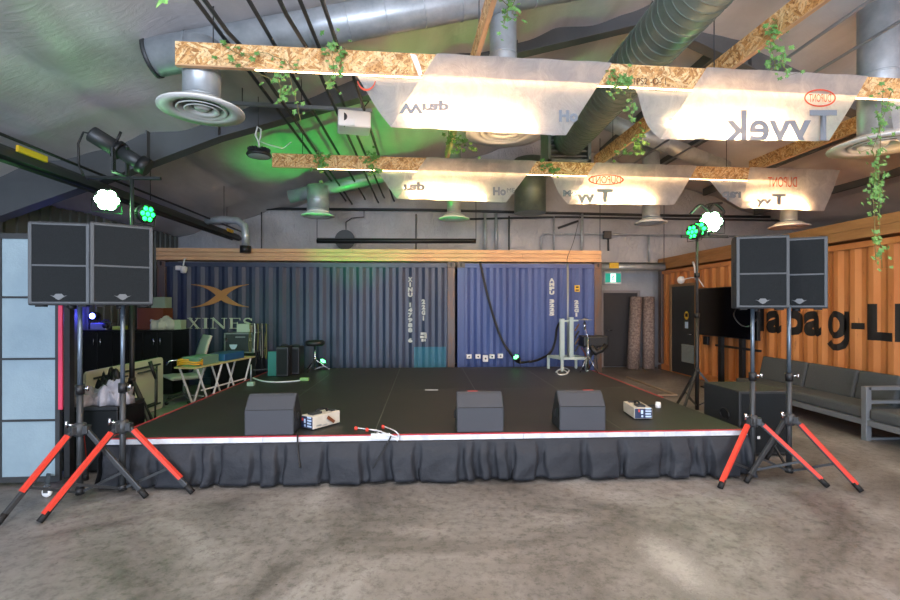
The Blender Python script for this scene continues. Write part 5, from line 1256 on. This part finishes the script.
# cables on stage left
cable('stage_cable', 'pale cable lying across the stage from the cable stand to a green taped plug', [S(253, 378), S(262, 381), S(275, 382), S(290, 381.5), S(300, 380.5)], .012, 'cable_white')
a = S(300, 380); tag(MB().bx(a.x, a.x+.14, a.y-.03, a.y+.04, SZ, SZ+.05).build('cable_box', mat('green_block', '7fae68', .5), bevel=.01), 'small green connector block at the end of the pale stage cable', 'connector')
a = S(251, 385); r = thing('power_block', 'pale plug block with a short upright pole at the left edge of the stage', 'connector', a.to_tuple())
MB().bx(a.x-.05, a.x+.05, a.y-.04, a.y+.04, SZ, SZ+.06).build('block', M['greenbox'], r, bevel=.008); MB().tube([(a.x, a.y, SZ+.05), (a.x, a.y, SZ+.32)], .012, 8).build('pole', M['alu'], r)
# tape marks on the deck
tag(MB().bx(S(425, 389).x, S(438, 389).x, S(430, 389.6).y, S(430, 388.7).y, SZ, SZ+.003).build('tape_mark', M['trimwhite']), 'white tape mark on the middle of the stage deck', 'tape')
# sockets on the blue container
for k, (px, py, w) in enumerate(((469, 356.5, 5), (478, 356.5, 5), (485.5, 358.5, 5), (492, 356.5, 5), (500.5, 356, 6))):
    c = atY(px, py, 9.95); o = thing('power_socket', ['white power socket at the left end of the row on the blue container', 'second white power socket of the row on the blue container', 'lower square socket in the middle of the row on the blue container', 'fourth white power socket of the row on the blue container', 'white power socket at the right end of the row on the blue container'][k], 'socket', (c.x, 9.98, c.z-.05), 'power sockets on the blue container')
    h = .045 if k != 2 else .07
    MB().bx(c.x-.055, c.x+.055, 9.93, 10.01, c.z-h, c.z+h).build('housing', M['white'], o, bevel=.008); MB().disc((c.x, 9.926, c.z), .02, 12, M4=Matrix.Rotation(PI/2, 4, 'X')).build('outlet', M['steel_dark'], o, fixn=False)
cable('hose', 'thick black hose looping down the bright blue container to the green light', [atY(480, 262, 9.95), atY(485, 285, 9.93), atY(492, 312, 9.93), atY(501, 338, 9.92), atY(510, 353, 9.85), atY(518, 362, 9.5), atY(530, 361.5, 9.3)], .026, 'cable')
cable('hose', 'black hose hanging in a loop left of the white frame', [atY(530, 362, 9.3), atY(540, 359, 9.5), atY(550, 353, 9.6), atY(555, 342, 9.6), atY(557, 328, 9.55), atY(562, 319, 9.4)], .024, 'cable')

# ================================================================ pale steel frame with pole
by = 8.55; W = lambda px, py, Y=by: atY(px, py, Y)
p = W(572, 372); r = thing('lifting_stand', 'pale steel lifting stand with two uprights and a tall pole, back right of stage', 'stand', (p.x, by, SZ))
xl, xr = W(562, 360).x, W(587, 360).x; xl2 = W(554, 360).x; zt1 = W(570, 358.5).z
def sq(a, b, w=.045, n='frame_tube'): return MB().bar(a, b, w, w).build(n, M['palegreen'], r)
sq((xl, by, zt1), (xr, by, zt1)); sq((xl2, by+.4, zt1), (xr-.08, by+.4, zt1)); sq((xl, by, zt1), (xl2, by+.4, zt1)); sq((xr, by, zt1), (xr-.08, by+.4, zt1))
for a in ((xl, by), (xr, by), (xl2, by+.4), (xr-.08, by+.4)): sq((a[0], a[1], SZ), (a[0], a[1], zt1), .045, 'leg')
zu = W(570, 319).z
xu1, xu2 = W(565, 340).x, W(573.5, 340).x
sq((xu1, by+.2, zt1), (xu1, by+.2, zu), .08, 'upright'); sq((xu2, by+.15, zt1), (xu2, by+.15, zu+.03), .075, 'upright'); sq((xu1-.05, by+.2, zu-.05), (xu2+.14, by+.15, zu-.03), .03, 'head_bar')
for k in range(4): MB().bar((xu2+.06, by+.1, zt1+.12+.13*k), (xu2+.14, by+.12, zt1+.24+.13*k), .015, .03).build('clamp', M['chrome'] if k % 2 else M['steel_dark'], r)
pp = MB().tube([(xu2-.03, by+.25, zt1), (xu2-.03, by+.25, W(570, 262).z)], .018, 10).build('tall_pole', M['alu'], r)
cable('cable', 'black cable rising from the tall pole of the white frame to the back wall pipes', [(xu2-.03, by+.25, W(570, 263).z), (xu2+.01, by+.4, W(571, 255).z), W(574, 240, 9.6), W(580, 215, 11.9)], .006, 'cable')
cable('white_cable', 'coil of white cable on the deck below the white frame', [S(556, 372), S(563, 368), S(569, 370), S(566, 374), S(559, 374.5), S(557, 371), S(562, 369, .03), S(567, 372, .03)], .012, 'cable_white')
# cymbal / light pale stand
p = W(588, 372, 8.35); r = thing('cymbal_stand', 'chrome cymbal stand on the right of the white frame', 'cymbal stand', (p.x, 8.35, SZ)); zz = W(588, 338, 8.35).z
MB().tube([(p.x, 8.35, SZ+.05), (p.x, 8.35, zz)], .016, 8).build('pole', M['chrome'], r)
for k in range(3): a = math.radians(200+120*k); MB().tube([(p.x, 8.35, SZ+.32), (p.x+.18*math.cos(a), 8.35+.18*math.sin(a), SZ+.01)], .008, 6).build('leg', M['chrome'], r)
q = W(583, 319, 8.6); MB().lathe([(0, .015), (.03, .012), (.05, .0), (.14, -.012)], (q.x, 8.5, q.z), 24).build('cymbal', M['alu'], r, solid=.002); MB().tube([(p.x, 8.35, zz), (q.x, 8.5, q.z-.15), (q.x, 8.5, q.z+.03)], .008, 6).build('boom', M['chrome'], r)
MB().tube([(q.x, 8.49, q.z-.2), (q.x-.01, 8.49, q.z-.06)], .022, 10).build('clutch', M['chrome'], r)
# black drum hardware / folded stands
x0, x1 = W(583, 340, 8.8).x, W(607, 340, 8.8).x; zt2 = W(595, 336, 8.8).z; zb2 = W(595, 347, 8.8).z
r = thing('drum_rack', 'black folding rack of drum hardware with splayed legs at the stage right edge', 'rack', ((x0+x1)/2, 8.9, 0))
MB().bx(x0, x1+.02, 8.75, 9.1, zb2, zt2).build('tray', M['black'], r, bevel=.03)
MB().tube([(x0+.12, 8.72, zb2+.02), (x0+.2, 8.7, zb2-.1), (x0+.32, 8.72, zb2-.06), (x0+.42, 8.75, zb2+.04)], .05, 10).build('hanging_strap', M['black'], r)
x1c = SX1-.04
for k, (xa, xb, ya_) in enumerate(((x0+.05, x0-.02, 8.76), (x0+.18, x0+.05, 8.8), (x0+.22, x0+.26, 8.76), (x1-.18, x1c-.1, 8.8), (x1-.12, x1c, 8.76), (x1-.1, x1c, 9.08), (x0+.1, x0+.16, 9.05))):
    MB().tube([(xa, ya_, zb2), (xb, ya_-.03, SZ)], .013, 8).build('leg', M['steel_dark'], r)
MB().tube([(x0-.05, 8.75, zb2), (x0+.04, 8.7, SZ+.25), (x0+.1, 8.7, SZ+.03)], .008, 6).build('red_cable', mat('dark_red', '5e2620', .6), r)

# ================================================================ rugs, right-hand side
def rug(label, px0, px1, Y, lean, ztop):
    a = atY(px0, 370, Y); b = atY(px1, 370, Y); R = (b.x-a.x)/2; c = (a.x+b.x)/2
    r = thing('rolled_rug', label, 'rug', (c, Y, 0)); top = Vector((c+lean, Y+.12, ztop)); bot = Vector((c, Y, .005))
    MB().tube([bot, bot.lerp(top, .5), top], R, 28).build('roll', M['rug'], r)
    d = (top-bot).normalized(); sp_ = [top+d*.003+Vector((math.cos(a)*R*(.12+.8*a/(6*PI)), math.sin(a)*R*(.12+.8*a/(6*PI)), 0)) for a in [i*PI/8 for i in range(48)]]
    MB().tube(sp_, .006, 4).build('spiral_edge', M['tarp'], r); return r
rug('rolled rug standing at left in front of the back door, leaning slightly', 627, 638.5, 12.0, .15, 1.88)
rug('rolled rug standing right of the other one against the orange container end', 643, 654, 12.0, .06, 1.89)
# television on a stand
r = thing('television', 'very large black television screen facing the room in front of the orange container', 'television', (5.95, 9.0, 1.0))
MB().bx(5.90, 5.96, 8.05, 9.95, 1.03, 2.03).build('casing', M['black'], r, bevel=.006); MB().bx(5.895, 5.901, 8.07, 9.93, 1.05, 2.015).build('screen', M['tv'], r)
MB().bx(5.96, 6.0, 8.6, 9.4, 1.2, 1.8).build('back_box', M['black'], r)
for k, px in enumerate((721, 742)):
    q = atX(px, 340, 5.93); MB().bx(5.90, 5.97, q.y-.05, q.y+.05, .0, 1.3).build('support_post', M['black'], r)
q = (atX(716, 356, 5.93), atX(760, 356, 5.93)); MB().bx(5.91, 5.96, q[1].y, q[0].y, .83, .87).build('cross_bar', M['black'], r)
MB().bx(5.6, 6.02, q[1].y, q[0].y, 0, .03).build('foot_plate', M['black'], r)
q = atX(705, 341, 6.0); tag(MB().bx(6.0, 6.06, q.y-.08, q.y+.08, q.z-.08, q.z+.1).build('wall_box', M['black'], bevel=.01), 'small dark box on the orange container left of the television posts', 'electrical box')
# gooseneck wall lamp
q = atX(681, 280, 5.85); r = thing('wall_lamp', 'small white globe lamp on a curved arm above the dark container door', 'lamp', q.to_tuple())
MB().lathe([(0, -.09), (.06, -.07), (.085, 0), (.06, .07), (0, .09)], q, 18).build('globe', M['white'], r)
e = atX(703, 287, 6.08); MB().tube([q, (5.95, q.y-.25, q.z+.04), (6.02, e.y+.1, q.z+.03), (6.1, e.y, e.z)], .012, 8).build('arm', M['white'], r)
q = atX(694, 264, 6.05); tag(MB().tube([atX(693, 262, 6.03), atX(695, 268, 6.03), atX(696, 280, 6.05)], .025, 8).build('white_cable', M['cable_white']), 'white cable clipped on the orange container above the door', 'cable')
# sofa
r = thing('outdoor_sofa', 'long dark grey modular sofa on a grey metal frame along the orange container', 'sofa', (5.7, 6.2, 0))
sy = [3.6, 4.45, 5.3, 5.46]
FX, BX = 5.42, 6.05
def sfr(a, b, w=.05, h=.05, n='frame_rail'): return MB().bar(a, b, w, h).build(n, M['sofa_frame'], r, bevel=.004)
sfr((FX, 3.0, .22), (FX, 7.95, .22), .05, .07); sfr((BX-.02, 3.0, .22), (BX-.02, 7.95, .22)); sfr((BX-.02, 3.0, .66), (BX-.02, 7.95, .66))
for y in (3.0, 5.5, 7.93):
    for x in (FX, BX-.02):
        MB().bx(x-.035, x+.035, y-.035, y+.035, 0, .22 if y > 6 else .66).build('leg', M['sofa_frame'], r, bevel=.004)
for y in (3.0, 5.5):
    sfr((FX, y, .64), (BX-.02, y, .64), .07, .045, 'arm_top'); sfr((FX, y, .47), (BX-.02, y, .47), .05, .04, 'arm_bar')
    sfr((FX, y, .22), (BX-.02, y, .22)); sfr((FX, y, .02), (BX-.02, y, .02), .05, .03, 'foot_bar')
def cushion(nm, x0, x1, y0, y1, z0, z1): return MB().bx(x0, x1, y0, y1, z0, z1).build(nm, M['sofa'], r, bevel=.035)
for y0, y1 in ((3.05, 4.25), (4.27, 5.46), (5.54, 6.73), (6.75, 7.93)): cushion('seat_cushion', FX-.01, 5.95, y0, y1, .255, .40)
for y0, y1 in ((3.05, 3.65), (3.67, 4.45), (4.47, 5.46), (5.54, 6.1), (6.12, 6.95), (6.97, 7.93)):
    m4 = Matrix.Translation((5.93, (y0+y1)/2, .57)) @ Matrix.Rotation(.22, 4, 'Y'); MB().bx(-.07, .07, -(y1-y0)/2, (y1-y0)/2, -.2, .2, M4=m4).build('back_cushion', M['sofa'], r, bevel=.03)
# strip on the floor right of the stage and low bench end
a = atZ(627, 377, .02); b = atZ(676, 395, .02); tag(MB().bar(a, b, .05, .03).bar(b, b+Vector((-.32, .0, .005)), .08, .02).build('floor_batten', mat('pale_batten', '9b8a78', .6)), 'long pale batten lying on the floor right of the stage', 'batten')
cable('speaker_cable', 'loop of black cable hanging below the third loudspeaker', [atT(736, 309, 4.75), atT(734, 316, 4.7), atT(741, 325, 4.65), atT(750, 326, 4.6), atT(757, 318, 4.65), atT(757, 310, 4.7)], .006, 'cable')

# ================================================================ light stands with fixtures
def lstand(label, c, hub, ztop, bar, a0, rad):
    c = Vector((c[0], c[1], 0)); r = thing('light_stand', label, 'light stand', c.to_tuple())
    MB().tube([c+Vector((0, 0, .03)), c+Vector((0, 0, ztop*.55))], .03, 12).build('lower_tube', M['black'], r); MB().tube([c+Vector((0, 0, ztop*.55)), c+Vector((0, 0, ztop))], .021, 12).build('upper_tube', M['steel_dark'], r)
    for z in (ztop*.55, ztop*.78, hub+.02): MB().tube([c+Vector((0, 0, z-.04)), c+Vector((0, 0, z+.03))], .04, 12).build('collar', M['black'], r)
    for k in range(3):
        a = math.radians(a0+120*k); d = Vector((math.cos(a), math.sin(a), 0)); MB().bar(c+Vector((0, 0, hub))+d*.03, c+d*rad+Vector((0, 0, .015)), .03, .03).bar(c+Vector((0, 0, .1))+d*.02, c+d*rad*.6+Vector((0, 0, hub*.42)), .016, .016).build('leg', M['steel_dark'], r)
    MB().bar(c+Vector((0, 0, ztop))+Vector(bar[0]), c+Vector((0, 0, ztop))+Vector(bar[1]), .035, .035).build('cross_bar', M['black'], r); return r
rc = atZ(697, 412, 0); rs = Vector((3.1+.62, 0, 0))
rc = Vector((atT(697, 400, 7.35).x, atT(697, 400, 7.35).y, 0))
zb_ = atT(697, 236.5, 7.35).z
lstand('black light stand with green lights behind the right stage corner', rc, .62, zb_, ((-.25, 0, 0), (.5, 0, 0)), 215, .5)
lc = Vector((atT(132, 400, 5.9).x, atT(132, 400, 5.9).y, 0)); zl = atT(132, 178, 5.9).z
lstand('black light stand carrying the spotlights behind the two left loudspeakers', lc, .7, zl, ((-.55, 0, -.0), (.35, 0, 0)), 90, .5)
def hung(label, px, py, t, m, aim, R, zf):
    p = atT(px, py, t); return parlight(label, p, p.z-R-.03, m, aim, R), p
o, pR1 = hung('bright green stage light on the right light stand, facing the camera', 711, 222, 7.3, M['led_g'], CAM-atT(711, 222, 7.3), .17, 0)
o, pR2 = hung('small green stage light beside the bright one, turned half away', 699, 229, 7.3, M['led_dim'], (-.95, -.75, 0), .12, 0)
o, pR3 = hung('green stage light at the left end of the right stand, seen nearly edge on', 692, 232, 7.3, M['led_dim'], (-1, -.3, -.1), .12, 0)
o, pL1 = hung('bright green stage light above the left loudspeakers', 107, 200, 5.9, M['led_g'], CAM-atT(107, 200, 5.9), .14, 0)
o, pL2 = hung('green stage light behind the second loudspeaker, turned right', 148, 214, 6.0, M['led_dim'], (1, -.35, -.15), .12, 0)
# coiled cables on the right stand
for k, (px, py) in enumerate(((708, 208), (717, 212))): 
    pass
cable('black_cable', 'tangle of black cable above the green lights on the right stand', [atT(690, 214, 7.3), atT(700, 205, 7.3), atT(708, 210, 7.3), atT(715, 204, 7.3), atT(724, 212, 7.3), atT(716, 217, 7.3), atT(706, 206, 7.3), atT(722, 203, 7.35)], .02, 'cable')
# brackets joining the fixtures to the bar
tag(MB().tube([pR1+Vector((0, .05, .2)), pR1+Vector((0, .06, .3)), (pR1.x, pR1.y+.06, zb_)], .012, 6).build('lamp_bracket', M['black']), 'bracket of the bright green light on the right stand', 'bracket')
# profile spotlight
a = atT(92, 134, 5.7); b = atT(146, 167, 5.9); r = thing('profile_spotlight', 'long black profile spotlight pointing down to the right, above the left loudspeakers', 'spotlight', ((a+b)/2).to_tuple())
d = (b-a).normalized(); m1 = a.lerp(b, .45); m2 = a.lerp(b, .52)
MB().tube([a, a+d*.02, m1], .1, 20).build('lamp_house', M['steel_dark'], r); MB().tube([m1, m2], .12, 20).build('shutter_ring', M['black'], r); MB().tube([m2, b], .085, 20).build('lens_tube', M['steel_dark'], r); MB().tube([b-d*.08, b+d*.03], .115, 20).build('front_frame', M['black'], r)
MB().tube([m2+Vector((0, -.1, .05)), m2+Vector((.08, -.12, .2))], .015, 8).tube([m2+Vector((.15, -.1, 0)), m2+Vector((.15, -.14, .03))], .02, 8).build('focus_knob', M['black'], r)
yk = Vector((m2.x, m2.y, zl+.02))
MB().bar(m2+Vector((0, -.13, 0)), yk+Vector((0, -.13, 0)), .02, .06).bar(m2+Vector((0, .13, 0)), yk+Vector((0, .13, 0)), .02, .06).bar(yk+Vector((0, -.14, 0)), yk+Vector((0, .14, 0)), .06, .02).build('yoke', M['steel_dark'], r)
MB().bx(m2.x-.02, m2.x+.01, m2.y-.145, m2.y-.14, yk.z+.08, yk.z+.25).build('label', M['white'], r)
MB().tube([a, a+Vector((-.1, 0, .02)), a+Vector((-.16, 0, -.12)), a+Vector((-.15, 0, -.4)), a+Vector((-.1, 0, -.5))], .012, 6).build('cable', M['cable'], r)
# ================================================================ light
def area(name, loc, target, size, power, c='ffffff', sy=None, spread=None):
    l = bpy.data.lights.new(name, 'AREA'); l.energy = power; l.color = lin(c); l.size = size
    if sy: l.shape = 'RECTANGLE'; l.size_y = sy
    if spread: l.spread = spread
    o = bpy.data.objects.new(name, l); o.location = loc; col.objects.link(o)
    o.rotation_euler = (Vector(target)-Vector(loc)).to_track_quat('-Z', 'Y').to_euler(); return o
def spot(name, loc, target, power, c, ang=60, blend=.5, r=.05):
    l = bpy.data.lights.new(name, 'SPOT'); l.energy = power; l.color = lin(c); l.spot_size = math.radians(ang); l.spot_blend = blend; l.shadow_soft_size = r
    o = bpy.data.objects.new(name, l); o.location = loc; col.objects.link(o)
    o.rotation_euler = (Vector(target)-Vector(loc)).to_track_quat('-Z', 'Y').to_euler(); return o
# daylight through the two front door openings
area('daylight_left', (-3.4, YF+.05, 1.6), (-3.6, 5, 1.2), 4.3, 600, 'cfe2ff', 3.1)
area('daylight_right', (2.0, YF+.05, 1.6), (2.2, 5, 1.8), 4.3, 380, 'eef4ff', 3.1)
# unseen high bay lamps behind and over the camera, added to light the hall
for k, (x, y) in enumerate(((-3.5, -2.0), (2.5, -2.0), (-.5, 1.5), (6.5, 1.5))):
    z = min(4.6, roofz(x)-.5)
    r = tag(MB().lathe([(.0, .1), (.08, .1), (.18, .03), (.2, 0), (.17, 0)], (x, y, z), 24).tube([(x, y, z+.1), (x, y, roofz(x)-.02)], .006, 6).build('high_bay_lamp', M['steel_dark']), 'round high bay lamp added out of view to light the hall floor', 'lamp', 'added high bay lamps over the floor')
    area('high_bay_fill', (x, y, z-.02), (x, y, 0), .34, 90, 'fff0dc')
# unseen pendants out of view, added as uplight for the dark ceiling
for k, (x, y) in enumerate(((-3.2, -.8), (.4, -.8), (4.0, -.8), (-1.6, -4.0), (2.4, -4.0), (7.4, .5))):
    r = thing('added_pendant', 'long white pendant uplight, added out of view to brighten the ceiling', 'lamp', (x, y, 3.3), 'added pendant uplights over the hall floor')
    MB().bx(x-.6, x+.6, y-.06, y+.06, 3.3, 3.36).build('housing', M['white'], r)
    for s_ in (-.5, .5): MB().tube([(x+s_, y, 3.36), (x+s_, y, roofz(x+s_)-.12)], .004, 6).build('wire', M['steel_dark'], r)
    area('uplight_fill', (x, y, 3.38), (x, y+.4, 6), 1.2, 130, 'f6f2ff', .1)
# stage lights
def point(name, loc, power, c, r=.06):
    l = bpy.data.lights.new(name, 'POINT'); l.energy = power; l.color = lin(c); l.shadow_soft_size = r
    o = bpy.data.objects.new(name, l); o.location = loc; col.objects.link(o)
point('par_glow_left', pL1+Vector((.06, -.16, -.12)), 2.5, '50ff60')
point('par_glow_right', pR1+Vector((-.06, -.18, -.02)), 3, '30ff60')
point('par_glow_side', pL2+Vector((.2, -.05, .1)), 2, '40ff60')
point('counter_light', pBlue+Vector((0, -.12, 0)), 4, '4040ff')
spot('green_up_left', g1+Vector((0, 0, .05)), (-1.0, 8.9, 5.0), 260, '20ff50', 78, .5)
spot('green_up_right', g2+Vector((0, 0, .05)), (-.6, 8.9, 5.2), 110, '20ff60', 60, .6)
spot('green_par_left', pL1+Vector((.15, .0, 0)), (-3.2, 8.6, .2), 60, '40ff60', 80, .7)
spot('green_par_right', pR1+Vector((-.1, 0, 0)), (2.6, 9.5, 4.8), 60, '30ff60', 80, .7)
world = bpy.data.worlds.new('World'); scn.world = world; world.use_nodes = True
bg = world.node_tree.nodes['Background']; bg.inputs[0].default_value = (*lin('c8d8f0'), 1); bg.inputs[1].default_value = 1.0
# ================================================================ camera
cd = bpy.data.cameras.new('Camera'); cam = bpy.data.objects.new('Camera', cd); col.objects.link(cam)
cd.sensor_width = 36; cd.lens = 36*F_PX/900; cd.shift_y = (HY-300)/900; cd.clip_start = .05; cd.clip_end = 100
cam.location = CAM; cam.rotation_euler = (PI/2, 0, -YAW); scn.camera = cam
scn.view_settings.view_transform = 'Standard'; scn.view_settings.look = 'None'; scn.view_settings.gamma = 1; scn.view_settings.use_curve_mapping = False
scn.view_settings.exposure = .5
